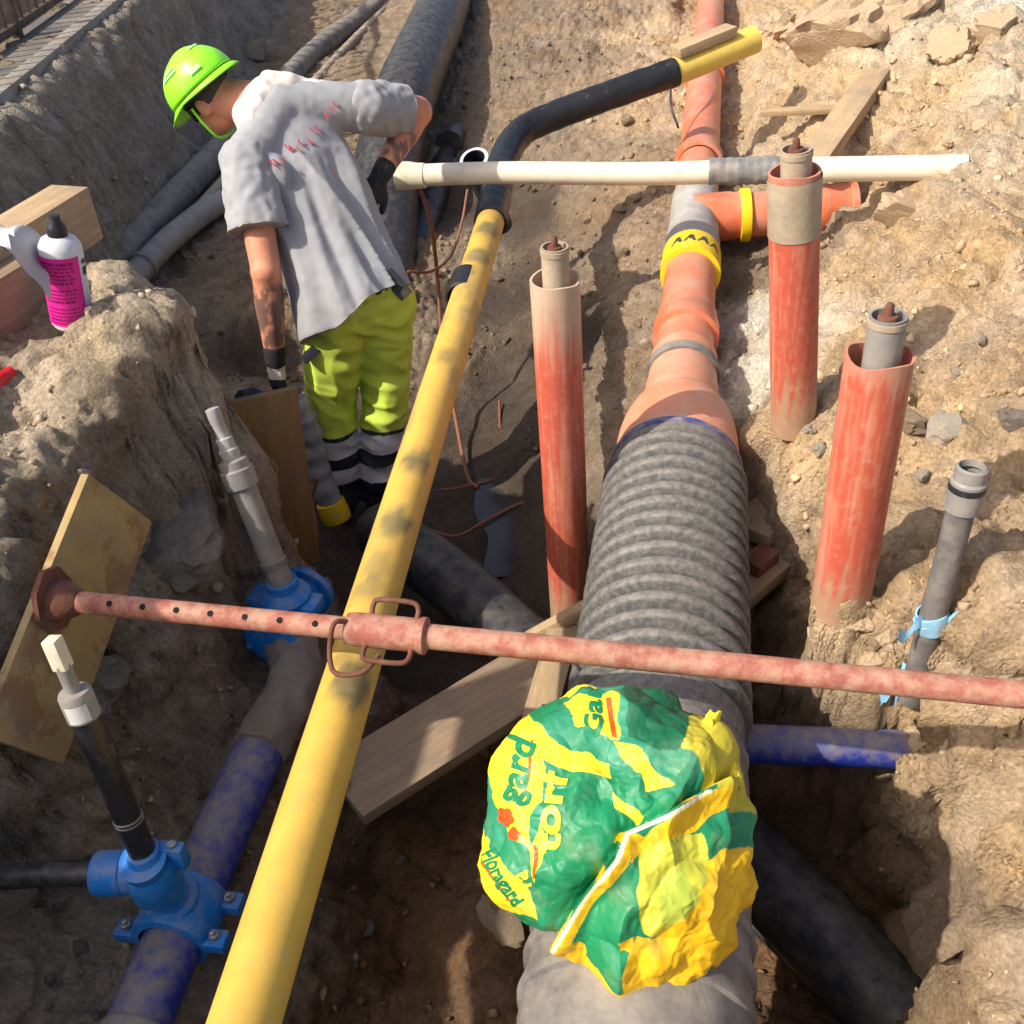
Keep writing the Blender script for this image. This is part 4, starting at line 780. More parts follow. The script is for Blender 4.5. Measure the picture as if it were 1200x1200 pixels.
# ------------------------------------------------------------------ fertiliser bag over the pipe
def inpoly(x, y, poly):
    r = np.zeros(x.shape, bool); n = len(poly)
    for i in range(n):
        x0, y0 = poly[i]; x1, y1 = poly[(i+1) % n]
        if y0 == y1: continue
        c = ((y0 > y) != (y1 > y)) & (x < (x1-x0)*(y-y0)/(y1-y0)+x0); r ^= c
    return r
def bag():
    B = Pd(718, 985, 1.74); A = nrm(V(.0, -.52, .85)); e1 = V(1., 0, 0); e2 = nrm(np.cross(A, e1))   # e2 points away from the camera, upward
    OUT = [(557, 960), (558, 905), (582, 858), (620, 822), (660, 804), (740, 797), (800, 806), (850, 826), (868, 880), (876, 950), (883, 1010), (872, 1070), (842, 1130), (790, 1161), (735, 1158), (692, 1133), (655, 1103), (600, 1080), (570, 1058), (560, 1010)]
    c2 = proj(B)[:2]; on = []
    k = 1.74/1190
    for x, y in OUT: on.append((math.atan2(-(y-c2[1]), x-c2[0]), math.hypot(x-c2[0], y-c2[1])*k*.945))
    on.sort(); an = np.array([a for a, r in on]); rn = np.array([r for a, r in on]); an = np.concatenate([an-2*math.pi, an, an+2*math.pi]); rn = np.tile(rn, 3)
    CREASE = np.array([(852, 915), (815, 935), (780, 957), (733, 977), (722, 1005), (700, 1035), (675, 1070), (655, 1100)], float)
    def base(th, ph):
        R = np.interp(ph, an, rn); H = .175
        rad = R*np.sin(th)**.82*(1-.10*sstep(1.6, 2.4, th)); hgt = H*np.cos(th); hgt = np.where(th > math.pi/2, hgt*1.25, hgt)
        return B+rad[..., None]*(np.cos(ph)[..., None]*e1+np.sin(ph)[..., None]*e2)+hgt[..., None]*A
    def surf(th, ph, off=0):
        p = base(th, ph); d = p-B; d = d/np.linalg.norm(d, axis=-1)[..., None]; pj = proj(p)
        f = .014*fbm(p*5+2, 2)
        n1 = np.abs(perlin(p*V(7, 7, 7)+4)); n2 = np.abs(perlin(p*V(15, 12, 15)+14)); n3 = np.abs(perlin(p*31+3)); n4 = np.abs(perlin(p*10+33))
        lf = .45+.55*sstep(640, 700, pj[..., 0])
        f = f+lf*(.038*(.25-n1)+.025*(n4-.25)+.014*(.25-n2))+.0045*(n3-.25)+.002*(.25-np.abs(perlin(p*58+8)))
        side = sstep(30, 120, pj[..., 0]-760+.35*(pj[..., 1]-1000)); f = f+side*.010*(np.abs(perlin(np.stack([ph*5, th*1.2, 0*th+3], -1)))-.25)
        # crease with an overlapping lip
        dist = np.full(th.shape, 1e9); sgn = np.zeros(th.shape)
        for i in range(len(CREASE)-1):
            a, b = CREASE[i], CREASE[i+1]; ab = b-a; q = pj[..., :2]-a; t = np.clip((q@ab)/(ab@ab), 0, 1); dd = q-t[..., None]*ab; L = np.hypot(dd[..., 0], dd[..., 1])
            cr = ab[0]*q[..., 1]-ab[1]*q[..., 0]; m = L < dist; dist = np.where(m, L, dist); sgn = np.where(m, np.sign(cr), sgn)
        sd_ = dist*sgn
        f = f+.018*np.exp(-(np.clip(-sd_, 0, 1e9)/16)**2)*(sd_ < 3)-.016*np.exp(-(np.clip(sd_, 0, 1e9)/12)**2)*(sd_ >= 3)
        return p+d*(f+off)[..., None] if np.ndim(f+off) else p+d*(f+off), pj, sd_
    nt_, npn = 400, 640
    th = np.linspace(.0, 2.45, nt_)[:, None]*np.ones((1, npn)); ph = np.linspace(-math.pi, math.pi, npn, endpoint=False)[None, :]*np.ones((nt_, 1))
    th = th+1e-4
    p, pj, sd_ = surf(th, ph)
    x = pj[..., 0]+4*perlin(p*30)[...]; y = pj[..., 1]+4*perlin(p*30+50)
    cx = (x-540)*3; cy = (y-780)*3
    G = V(*srgb(26, 132, 84)); DG = V(*srgb(16, 96, 62)); YL = V(*srgb(244, 222, 48)); AM = V(*srgb(238, 188, 22)); PG = V(*srgb(206, 204, 66)); OL = V(*srgb(196, 182, 52)); WH = V(*srgb(236, 228, 190))
    c = np.tile(G, (nt_, npn, 1)); c = c*(1+.18*fbm(p*9+7, 3))[..., None]
    teal = sstep(.0, .5, fbm(p*6+20, 3))[..., None]*.35; c = c*(1-teal)+V(*srgb(70, 150, 130))*teal
    def paint(poly, col, mask=None):
        k = inpoly(cx, cy, poly)
        if mask is not None: k &= mask
        c[k] = col
    paint([(570, 60), (800, 100), (860, 200), (760, 310), (700, 300), (590, 230)], DG)
    paint([(205, 130), (270, 200), (330, 262), (400, 270), (530, 300), (535, 375), (380, 350), (280, 318), (275, 470), (240, 520), (225, 640), (150, 580), (130, 480), (88, 330), (120, 220)], YL)
    paint([(30, 480), (60, 490), (100, 640), (240, 800), (275, 885), (100, 850), (50, 720)], YL)
    paint([(225, 640), (270, 560), (280, 700), (250, 760)], YL)
    paint([(340, 100), (470, 50), (600, 45), (480, 85), (350, 115)], YL)
    paint([(360, 122), (550, 112), (562, 235), (470, 222), (400, 200)], YL)
    paint([(540, 235), (640, 285), (745, 415), (660, 440), (640, 370), (560, 290)], YL)
    paint([(532, 425), (655, 525), (640, 562), (540, 480)], YL)
    paint([(800, 170), (930, 110), (960, 270), (1040, 530), (930, 505), (870, 440), (770, 300)], OL)
    paint([(560, 590), (630, 600), (800, 470), (900, 440), (940, 500), (850, 560), (760, 620), (640, 640), (440, 870), (400, 960), (440, 1040), (560, 1110), (600, 960), (690, 990), (780, 900), (850, 760), (910, 640), (1160, 640), (1160, 950), (900, 1260), (740, 1280), (560, 1280), (280, 1080), (340, 940), (430, 850)], AM)
    paint([(630, 640), (760, 600), (850, 580), (890, 690), (800, 880), (700, 990), (640, 960), (620, 800)], PG)
    paint([(700, 740), (780, 700), (830, 830), (740, 950), (690, 900)], V(*srgb(176, 190, 70)))
    paint([(480, 640), (560, 620), (600, 660), (590, 800), (620, 960), (560, 1090), (450, 1010), (430, 930), (520, 760)], G)
    paint([(545, 960), (610, 965), (600, 1010), (560, 1005)], AM)
    c[(sd_ < 1.5) & (sd_ > -3.2) & (pj[..., 1] > 930)] = WH
    c[(sd_ < -3.2) & (sd_ > -14) & (pj[..., 1] > 985)] = AM
    hid = (th > 2.0)
    t = thing('fertiliser_bag', V(B[0], B[1], MZ+.18), 'crumpled green and yellow peat bag wrapped over the sewer pipe', 'bag')
    m = MB(); idx = np.arange(nt_*npn).reshape(nt_, npn); F = []
    jj = np.arange(npn); 
    for i in range(nt_-1):
        F += list(zip(idx[i, jj].tolist(), idx[i, (jj+1) % npn].tolist(), idx[i+1, (jj+1) % npn].tolist(), idx[i+1, jj].tolist()))
    m.v = [tuple(q) for q in p.reshape(-1, 3)]; m.f = F; m.c = [tuple(q) for q in np.clip(c, 0, 1).reshape(-1, 3)]
    sk = obj('bag_skin', m, 'bag', t, sharp=70)
    # printing: letters laid on the skin
    gth, gph = th[:310:3, ::3].ravel(), ph[:310:3, ::3].ravel(); gp = pj[:310:3, ::3].reshape(-1, 3)
    def to_skin(px, py, off):
        out = []
        for a in range(0, len(px), 500):
            tx = np.stack([px[a:a+500], py[a:a+500]], -1)
            d2 = (gp[None, :, 0]-tx[:, None, 0])**2+(gp[None, :, 1]-tx[:, None, 1])**2+1e3*np.maximum(gth-1.55, 0)[None]
            kk = np.argmin(d2, axis=1); sx = np.stack([gth[kk]*np.cos(gph[kk]), gth[kk]*np.sin(gph[kk])], -1)
            f2 = lambda s: proj(base(np.hypot(s[:, 0], s[:, 1])+1e-5, np.arctan2(s[:, 1], s[:, 0])))[:, :2]
            for _ in range(5):
                e = tx-f2(sx); h = 1e-3; J = np.stack([(f2(sx+V(h, 0))-f2(sx-V(h, 0)))/(2*h), (f2(sx+V(0, h))-f2(sx-V(0, h)))/(2*h)], -1)
                dt = J[:, 0, 0]*J[:, 1, 1]-J[:, 0, 1]*J[:, 1, 0]; dt = np.where(np.abs(dt) < 1e2, 1e9, dt)
                st_ = np.stack([(e[:, 0]*J[:, 1, 1]-e[:, 1]*J[:, 0, 1])/dt, (e[:, 1]*J[:, 0, 0]-e[:, 0]*J[:, 1, 0])/dt], -1); sx = sx+np.clip(st_, -.1, .1)
            thv = np.hypot(sx[:, 0], sx[:, 1])+1e-5; phv = np.arctan2(sx[:, 1], sx[:, 0]); out.append(surf(thv, phv, np.full(thv.shape, off))[0])
        return np.concatenate(out)
    def text(s, x0, y0, ang, size, mat, off=.0016, bold=.03, st=1.0):
        cu = bpy.data.curves.new('letters', 'FONT'); cu.body = s; cu.size = 1; cu.offset = bold; cu.resolution_u = 3
        o = bpy.data.objects.new('letters', cu); COL.objects.link(o); dg = bpy.context.evaluated_depsgraph_get(); me = bpy.data.meshes.new_from_object(o.evaluated_get(dg)); bpy.data.objects.remove(o)
        bm = bmesh.new(); bm.from_mesh(me); bmesh.ops.triangulate(bm, faces=list(bm.faces))
        for _ in range(2): bmesh.ops.subdivide_edges(bm, edges=[e for e in bm.edges if e.calc_length() > .12], cuts=1); bmesh.ops.triangulate(bm, faces=list(bm.faces))
        v = np.array([q.co[:] for q in bm.verts]); v[:, 0] *= st; F = [tuple(q.index for q in f.verts) for f in bm.faces]; bm.free()
        ca, sa = math.cos(ang), math.sin(ang); px = x0+size*(v[:, 0]*ca+v[:, 1]*sa*1.0)*1; py = y0+size*(v[:, 0]*sa-v[:, 1]*ca)
        m = MB(); m.add(to_skin(px, py, off), F); return obj('lettering', m, mat, sk)
    def patch(poly, mat, off=.0014):
        P = np.array(poly, float); mn = P.min(0); mx = P.max(0); n = 30; gx, gy = np.meshgrid(np.linspace(mn[0], mx[0], n), np.linspace(mn[1], mx[1], n)); F = []
        ccx = (gx[:-1, :-1]+gx[1:, 1:])/2; ccy = (gy[:-1, :-1]+gy[1:, 1:])/2; k = inpoly(ccx, ccy, poly)
        for i in range(n-1):
            for j in range(n-1):
                if k[i, j]: F.append((i*n+j, i*n+j+1, (i+1)*n+j+1, (i+1)*n+j))
        used = sorted({a for f in F for a in f}); mp = {a: i for i, a in enumerate(used)}
        m = MB(); m.add(to_skin(gx.ravel()[used], gy.ravel()[used], off), [tuple(mp[a] for a in f) for f in F]); return obj('print_mark', m, mat, sk)
    text('gard', 607, 943, -1.31, 38, 'bag_green', st=1.15)
    text('torf', 650, 1000, -1.46, 44, 'bag_yellow', bold=.035, st=1.45)
    text('Gar', 706, 857, -1.62, 30, 'bag_green')
    text('ra', 622, 1040, -1.9, 26, 'bag_yellow')
    text('Floragard', 566, 1000, 1.02, 19, 'bag_green')
    for poly in ([(621, 866), (623, 866), (621, 895), (613, 925), (610, 924), (618, 895)], [(710, 823), (716, 824), (723, 858), (717, 857)], [(620, 990), (623, 990), (628, 1015), (627, 1030), (624, 1030)],
                 [(566, 1004), (568, 1003), (600, 1052), (598, 1054)]): patch(poly, 'bag_red')
    for k in range(5):
        q = k*1.2566+.4; patch([(593+6*math.cos(q)+5.5*math.cos(u), 958+6*math.sin(q)+5.5*math.sin(u)) for u in np.linspace(0, 6.28, 12)[:-1]], 'bag_red', .0016)
    patch([(592, 975), (603, 968), (609, 978), (604, 986), (594, 983)], 'bag_red', .0016)
    # loose flap standing up at the top right and the pale torn mouth
    m = MB(); n = 16; g = []
    q0 = [Pd(800, 880, 1.70), Pd(872, 955, 1.70)]; q1 = [Pd(828, 836, 1.73), Pd(868, 905, 1.72)]; tip = Pd(846, 826, 1.71)
    for i in range(n):
        for j in range(n):
            u, v_ = i/(n-1), j/(n-1); a = q0[0]*(1-u)+q0[1]*u; b = q1[0]*(1-u)+q1[1]*u; b = b*(1-.45*math.exp(-((u-.25)/.3)**2))+(tip+V(0, 0, .015))*(.45*math.exp(-((u-.25)/.3)**2))
            p_ = a*(1-v_)+b*v_+V(0, -.02, .03)*math.sin(v_*2.6)*(.6+.4*math.sin(u*9))+.008*V(1, 1, 1)*perlin(V(u*6, v_*6, 1.)[None])[0]; g.append(p_)
    F = [(i*n+j, (i+1)*n+j, (i+1)*n+j+1, i*n+j+1) for i in range(n-1) for j in range(n-1)]
    cl = [tuple(YL*.95 if (k % n)/(n-1) > .62 else OL) for k in range(n*n)]
    m.add(g, F, np.array(cl)); m.add([q-V(0, 0, .0015) for q in g], [f[::-1] for f in F], np.array(cl)); obj('loose_flap', m, 'bag', t)
    # cord holding it
bag()

# ------------------------------------------------------------------ worker
def remeshed(name, blobs, vox, smooth=6, parent=None, mat='skin', post=None):
    m = MB()
    bm = bmesh.new(); bmesh.ops.create_icosphere(bm, subdivisions=3, radius=1); L = np.array([v.co[:] for v in bm.verts]); F = [tuple(x.index for x in q.verts) for q in bm.faces]; bm.free()
    for c, r, ax in blobs: 
        r = np.broadcast_to(np.asarray(r, float), (3,)); A = np.eye(3) if ax is None else np.asarray(ax)
        m.add(np.asarray(c)+(L*r)@A, F)
    me = bpy.data.meshes.new(name+'_src'); me.from_pydata(m.v, [], m.f); o = bpy.data.objects.new(name+'_src', me); COL.objects.link(o)
    md = o.modifiers.new('r', 'REMESH'); md.mode = 'VOXEL'; md.voxel_size = vox; md.adaptivity = 0
    ms = o.modifiers.new('s', 'SMOOTH'); ms.iterations = smooth; ms.factor = .5
    dg = bpy.context.evaluated_depsgraph_get(); e = bpy.data.meshes.new_from_object(o.evaluated_get(dg)); bpy.data.objects.remove(o)
    v = np.array([q.co[:] for q in e.vertices]); n = np.array([q.normal[:] for q in e.vertices]); F = [tuple(p.vertices) for p in e.polygons]; bpy.data.meshes.remove(e)
    if post is not None: v = post(v, n)
    mb = MB(); mb.v = [tuple(q) for q in v]; mb.f = F
    return mb
def split(mb, keep):
    v = np.array(mb.v); F = mb.f; fc = np.array([v[list(f)].mean(0) for f in F]); k = keep(fc)
    out = []
    for flag in (True, False):
        fs = [f for f, q in zip(F, k) if bool(q) == flag]; us = sorted({i for f in fs for i in f}); mp = {a: i for i, a in enumerate(us)}
        m = MB(); m.v = [tuple(v[i]) for i in us]; m.f = [tuple(mp[i] for i in f) for f in fs]; out.append(m)
    return out
def chain(a, b, ra, rb, n=None, ax=None, flat=None):
    a, b = np.asarray(a, float), np.asarray(b, float); n = n or max(3, int(np.linalg.norm(b-a)/(min(np.min(ra), np.min(rb))*.35))+1)
    return [(a+(b-a)*t, np.asarray(ra, float)*(1-t)+np.asarray(rb, float)*t, ax) for t in np.linspace(0, 1, n)]
def worker():
    FW = nrm(V(-.62, .78, 0)); RT = V(FW[1], -FW[0], 0); UP = V(0, 0, 1)
    hip = Pd(418, 352, 3.63); hip[2] = .95
    HL, HR = hip-RT*.095-UP*.03, hip+RT*.095-UP*.03
    KL, KR = Pd(389, 472, 3.86), Pd(452, 466, 3.88)
    FL, FR = Pz(402, 592, .07), Pz(444, 588, .07)
    C7 = Pd(330, 124, 3.54); LS = Pd(290, 192, 3.44); RS = Pd(428, 126, 3.62)
    ch = (LS+RS)/2*.55+(C7*.45+hip*.0) if False else (LS+RS)/2
    LE, LW = Pd(312, 318, 3.46), Pd(323, 424, 3.63)
    RE, RW = Pd(489, 131, 3.80), Pd(446, 205, 3.74)
    HD = Pd(248, 114, 3.58)
    sp = nrm(C7-hip); fr = nrm(np.cross(sp, RS-LS)); fr = fr if fr@FW > 0 else -fr; rt = np.cross(fr, sp); rt = nrm(rt) if rt@RT > 0 else -nrm(rt)
    AX = np.array([rt, fr, sp])
    t = thing('person', V((FL[0]+FR[0])/2, (FL[1]+FR[1])/2, 0), 'worker in green helmet, grey shirt and yellow work trousers bending over in the trench', 'person')
    # ---- body (one continuous skin mesh)
    b = []
    lerp = lambda a, c, k: a+(c-a)*k
    for k, w_, dpt in ((0, .165, .11), (.15, .165, .11), (.3, .165, .11), (.45, .17, .115), (.6, .18, .12), (.75, .18, .12), (.88, .16, .10)): b.append((lerp(hip, C7, k)+fr*.03, (w_, dpt, .09), AX))
    nk = lerp(C7, HD, .5); b += chain(C7, HD, .078, .066, 8)
    hu = nrm(lerp(HD-C7, UP, .25)); look = nrm(V(-.78, .28, -.62)); look = nrm(look-hu*look.dot(hu)*.6); hr = nrm(np.cross(look, hu)); hu2 = nrm(np.cross(hr, look)); HA = np.array([hr, look, hu2])
    b += [(HD+hu2*.03, (.075, .095, .095), HA), (HD+look*.03-hu2*.04, (.062, .075, .075), HA), (HD+look*.06-hu2*.085, (.042, .035, .03), HA)]
    b += [(HD+look*.098-hu2*.03, (.014, .018, .024), HA), (HD+look*.102-hu2*.042, (.018, .016, .012), HA)]        # nose
    b += [(HD+look*.085-hu2*.075, (.026, .012, .008), HA), (HD+look*.083-hu2*.088, (.022, .012, .008), HA)]         # lips
    for s in (-1, 1): b += [(HD+hr*s*.078-look*.005-hu2*.015, (.011, .02, .032), HA), (HD+hr*s*.032+look*.086+hu2*.01, (.02, .012, .008), HA)]   # ears, brows
    b += chain(LS, LE, .062, .052)+chain(LE, lerp(LE, LW, .3), .050, .052)+chain(lerp(LE, LW, .3), LW, .052, .034)+chain(RS, RE, .068, .058)+chain(RE, lerp(RE, RW, .3), .054, .054)+chain(lerp(RE, RW, .3), RW, .054, .034)
    b += [(LE+V(0, -.005, 0), .053, None), (RE, .058, None)]
    b += chain(LS, C7, .055, .06)+chain(RS, C7, .055, .06)
    for H, K_, F_ in ((HL, KL, FL), (HR, KR, FR)): b += chain(H, K_, .085, .058)+chain(K_, F_, .055, .036)
    # hands with five fingers
    def hand(W, E, side, curl, grip):
        d = nrm(W-E); out = []; n = grip; s_ = nrm(np.cross(d, n))*side
        palm = W+d*.05
        out += chain(W, palm+d*.03, (.028), (.026), 6)
        for k in range(4): out += chain(W+d*.02+s_*(.010*(k-1.5)), W+d*.088+s_*(.021*(k-1.5)), .013, .0125, 6)
        for k, l in enumerate((.9, 1.0, .95, .75)):
            p = W+d*.09+s_*(.021*(k-1.5)); dd = d
            for j, (ll, rr) in enumerate(((.042, .0105), (.028, .0095), (.022, .0085))):
                dd = nrm(dd*math.cos(curl)+n*math.sin(curl)); q = p+dd*ll*l; out += chain(p, q, rr, rr*.93, 5); p = q
        p = W+d*.03-s_*.026; dd = nrm(d*.55-s_*.75+n*.25)
        for ll, rr in ((.038, .012), (.03, .0105), (.024, .009)): q = p+dd*ll; out += chain(p, q, rr, rr*.93, 5); p = q; dd = nrm(dd+n*.35+d*.3)
        return out
    gl = nrm(V(.55, .75, -.2)); LH = hand(LW, LE, 1, .42, gl); RH = hand(RW, RE, -1, .5, nrm(V(-.5, -.3, -.6)))
    b += LH+RH
    body = remeshed('body', b, .0085, 4); bv = np.array(body.v); bc = np.tile(V(*srgb(206, 138, 108)), (len(bv), 1))*(1+.08*fbm(bv*30, 2))[:, None]
    red = sstep(.14, .04, np.linalg.norm(bv-lerp(C7, HD, .35), axis=1))*.35; bc = bc*(1-red[:, None])+V(*srgb(178, 92, 74))*red[:, None]
    def along(a_, e_): u = nrm(e_-a_); h = (bv-a_)@u/np.linalg.norm(e_-a_); return np.where(np.linalg.norm(np.cross(bv-a_, u), axis=1) < .085, h, -1)
    for a_, e_, h0, h1 in ((LE, LW, .12, .95), (RE, RW, .35, .8)):
        h = along(a_, e_); k = .8*sstep(h0-.06, h0+.04, h)*sstep(h1+.05, h1-.05, h)*sstep(-.28, .05, fbm(bv*V(34, 34, 20), 3)); bc = bc*(1-k[:, None])+V(.085, .07, .065)*k[:, None]
    body.c = [tuple(q) for q in np.clip(bc, .01, 1)]; obj('body', body, 'skin', t, sharp=180)
    # ---- gloves
    def glove(h, nm):
        g = remeshed(nm, [(c, np.asarray(r)+.0045, a) for c, r, a in h], .006, 3); return g
    g = glove(LH+chain(LW-nrm(LW-LE)*.05, LW, .036, .033), 'glove'); d = nrm(LW-LE)
    wh, bl = split(g, lambda f: (((f-LW)@d) > .012) & (((f-LW)@d) < .058)); go = obj('glove', bl, 'glove_black', t, sharp=180); obj('pale_band', wh, 'glove_white', go, sharp=180)
    g = glove(RH+chain(RW-nrm(RW-RE)*.04, RW, .036, .033), 'glove'); obj('glove', g, 'glove_black', t, sharp=180)
    # ---- shirt
    s = []
    dn = -UP*.0
    KS = [-.16, -.05, .1, .25, .4, .55, .7, .82, .92]; WS = [.205, .203, .2, .198, .2, .206, .208, .195, .15]; DS = [.165, .16, .15, .145, .142, .142, .14, .125, .10]
    for k in np.linspace(-.16, .9, 44):
        w_ = float(np.interp(k, KS, WS)); dpt = float(np.interp(k, KS, DS)); s.append((lerp(hip, C7, k)+fr*.03-rt*.012, (w_, dpt, .045), AX))
    s += chain(LS, C7, .085, .085)+chain(RS, C7, .085, .085)
    s += [(lerp(LS, hip, .12)+rt*.03, .09, None)]
    hemz = lambda v: (v-hip)@sp
    def fold(v, n):
        a = (v-hip)@rt; h = (v-hip)@sp
        env = sstep(.56, .40, h)*sstep(-.12, .05, h+.12)
        w1 = np.abs(perlin(np.stack([a*11+1.2*h, h*1.3, 0*a+2.], -1))); w2 = perlin(np.stack([a*26-1.5*h, h*2.6, 0*a+7.], -1)); w3 = perlin(np.stack([(a+h*.9)*14, (h-a)*4, 0*a], -1))
        d = env*(.072*(.3-w1)+.010*w2)+.007*w3*(1-env*.5)+.0015*perlin(v*34)
        hang = sstep(.25, -.1, h)*.03
        v = v+n*(d+hang*.3)[:, None]; h = (v-hip)@sp; hem = -.03+.012*np.sin(a*14)-.05*sstep(.0, -.15, a)
        return v+sp*np.maximum(hem-h, 0)[:, None]
    sm = remeshed('shirt', s, .0075, 9, post=fold)
    la = nrm(LE-LS); ra = nrm(RE-RS); cn = nrm(HD-C7)
    sh = sm; v = np.array(sh.v); so_ = obj('shirt', sh, 'shirt_grey', t, sharp=50)
    for S_, E_, ln, r0, r1 in ((LS, LE, .225, .092, .104), (RS, RE, .165, .094, .092)):
        a_ = nrm(E_-S_); sl = chain(S_, S_+a_*(ln+.03), r0, r1, 16)
        def sf(v, n, a_=a_, S_=S_, ln=ln):
            v = v+n*(.012*(.3-np.abs(perlin(v*V(16, 16, 5)+2)))+.006*perlin(v*28))[:, None]; h = (v-S_)@a_; return v-a_*np.maximum(h-ln-.008*perlin(v*18), 0)[:, None]
        obj('sleeve', remeshed('sleeve', sl, .008, 4, post=sf), 'shirt_grey', so_, sharp=50)
    bk = nrm(sp*.8-fr*.5+cn*.35)
    cl = chain(lerp(C7, LS, .60)+bk*.062, C7+bk*.078, .036, .042)+chain(C7+bk*.078, lerp(C7, RS, .62)+bk*.066, .042, .030)+chain(lerp(C7, LS, .60)+bk*.062, lerp(C7, LS, .5)+fr*.09+cn*.06, .036, .036)+chain(C7+bk*.05+cn*.05, lerp(C7, LS, .4)+bk*.04+cn*.06, .045, .045)
    def cf(v, n): return v+n*(.010*perlin(v*V(18, 18, 18))+.008*(.3-np.abs(perlin(v*V(26, 26, 9)+5))))[:, None]
    obj('collar', remeshed('collar', cl, .008, 4, post=cf), 'collar_white', so_, sharp=180)
    # red print across the back (small letter strokes that follow the cloth)
    for i in range(13):
        u = i/12; px, py = 322+u*76, 190-u*62+6*math.sin(u*3.1)
        d2 = np.hypot(*(proj(v)[:, :2]-V(px, py)).T); pv = proj(v); kk = np.where(d2 < 7)[0]
        if len(kk) == 0: continue
        k = kk[np.argmin(pv[kk, 2])]; c0 = v[k]; nn = nrm(CC-c0); xx = nrm(rt*.85+sp*.5-nn*((rt*.85+sp*.5)@nn)); yy = np.cross(nn, xx)
        m = MB(); hh = .011+.004*(i % 3 == 0)
        for (ax_, ay, bx, by) in [[(-.4, -1, -.4, 1), (-.4, 1, .5, 1)], [(-.5, -1, .0, 1), (.0, 1, .5, -1)], [(.0, -1, 0, 1), (-.4, 0, .4, 0)]][i % 3]:
            a_, b_ = c0+nn*.010+xx*ax_*.008+yy*ay*hh, c0+nn*.010+xx*bx*.008+yy*by*hh; m.tube(lin(a_, b_, 3), .0022, 6)
        obj('print_stroke', m, 'shirt_red', so_)
    # ---- trousers
    p = []
    for k, w_ in ((.0, .165), (.5, .16), (1., .155)): p.append((hip+UP*(.06-.12*k)+fr*.02, (w_+.025, .135, .075), np.array([RT, FW, UP])))
    for H, K_, F_ in ((HL, KL, FL), (HR, KR, FR)): p += chain(H-UP*.02, K_, .118, .088)+chain(K_, lerp(K_, F_, .86), .086, .082)
    def tf(v, n):
        w_ = np.abs(perlin(np.stack([v[:, 0]*7+v[:, 2]*3, v[:, 1]*7, v[:, 2]*15+v[:, 0]*4], -1)+11)); d = .008*perlin(v*V(9, 9, 5)+3)+.024*(.3-w_)+.008*(.3-np.abs(perlin(v*V(14, 14, 7)+31))); return v+n*d[:, None]
    tm = remeshed('trousers', p, .0085, 4, post=tf)
    def legh(f):
        kl = np.linalg.norm((f-lerp(KL, FL, .5))*V(1, 1, .3), axis=1); kr = np.linalg.norm((f-lerp(KR, FR, .5))*V(1, 1, .3), axis=1); return f[:, 2]
    tm, _ = split(tm, lambda f: (f[:, 2] > .10+.015*np.sin(f[:, 0]*40)) & (f[:, 2] < .995))
    hv_, low = split(tm, lambda f: f[:, 2] > .43)
    bands, navy = split(low, lambda f: ((f[:, 2] > .335) & (f[:, 2] < .415)) | ((f[:, 2] > .215) & (f[:, 2] < .285)))
    tr = obj('trousers', hv_, 'hivis', t, sharp=180); obj('navy_hem', navy, 'navy', tr, sharp=180); 
    b1, b2 = split(bands, lambda f: f[:, 2] > .31)
    for q in (b1, b2):
        midx = (FL[0]+FR[0])/2+.0; l_, r_ = split(q, lambda f: np.linalg.norm(f[:, :2]-lerp(KL, FL, .5)[:2], axis=1) < np.linalg.norm(f[:, :2]-lerp(KR, FR, .5)[:2], axis=1))
        for z in (l_, r_): obj('reflective_band', z, 'reflective', tr, sharp=180)
    for (px, py, dd_, hx, hy) in ((471, 332, 3.5, .026, .055), (362, 418, 3.52, .05, .018), (432, 338, 3.46, .014, .018)):   # black pocket flaps
        v2 = np.array(hv_.v); pv = proj(v2); kk = np.where(np.hypot(pv[:, 0]-px, pv[:, 1]-py) < 8)[0]
        c0 = v2[kk[np.argmin(pv[kk, 2])]] if len(kk) else Pd(px, py, dd_)
        nn = nrm(CC-c0); xx = nrm(RT-nn*(RT@nn)); yy = np.cross(nn, xx); m = MB(); m.box(c0+nn*.004, (hx, hy, .006), (nrm(xx+yy*.5), nrm(yy-xx*.5), nn), .004); obj('pocket_flap', m, 'navy', tr)
    # ---- boots
    for F_, s_ in ((FL, -1), (FR, 1)):
        fd = nrm(FW+RT*.15*s_); bl_ = chain(F_+UP*.16, F_+UP*.0, .054, .052)+chain(F_-UP*.02, F_+fd*.17-UP*.035, (.05), (.042)); 
        bm_ = remeshed('boot', bl_, .009, 3, post=lambda v, n: np.stack([v[:, 0], v[:, 1], np.maximum(v[:, 2], .0)], -1)); obj('boot', bm_, 'boot', t, sharp=180)
    # ---- helmet
    hc = HD+hu2*.045-look*.0; n1, n2 = 18, 48; m = MB(); g = []
    for i in range(n1+1):
        th = i/n1*math.pi*.5
        for j in range(n2):
            ph = j/n2*2*math.pi; rx, ry, rz = .122, .148, .128; rdg = 1+.04*math.exp(-((math.cos(ph)*math.sin(th))/.16)**2)
            g.append(hc+hr*rx*math.sin(th)*math.cos(ph)*rdg+look*ry*math.sin(th)*math.sin(ph)+hu2*rz*math.cos(th)*rdg)
    m.add(g, [(i*n2+j, i*n2+(j+1) % n2, (i+1)*n2+(j+1) % n2, (i+1)*n2+j) for i in range(n1) for j in range(n2)]); he = obj('helmet', m, 'helmet', t, sharp=60)
    md = he.modifiers.new('thick', 'SOLIDIFY'); md.thickness = .004; md.offset = -1
    m = MB(); g = []
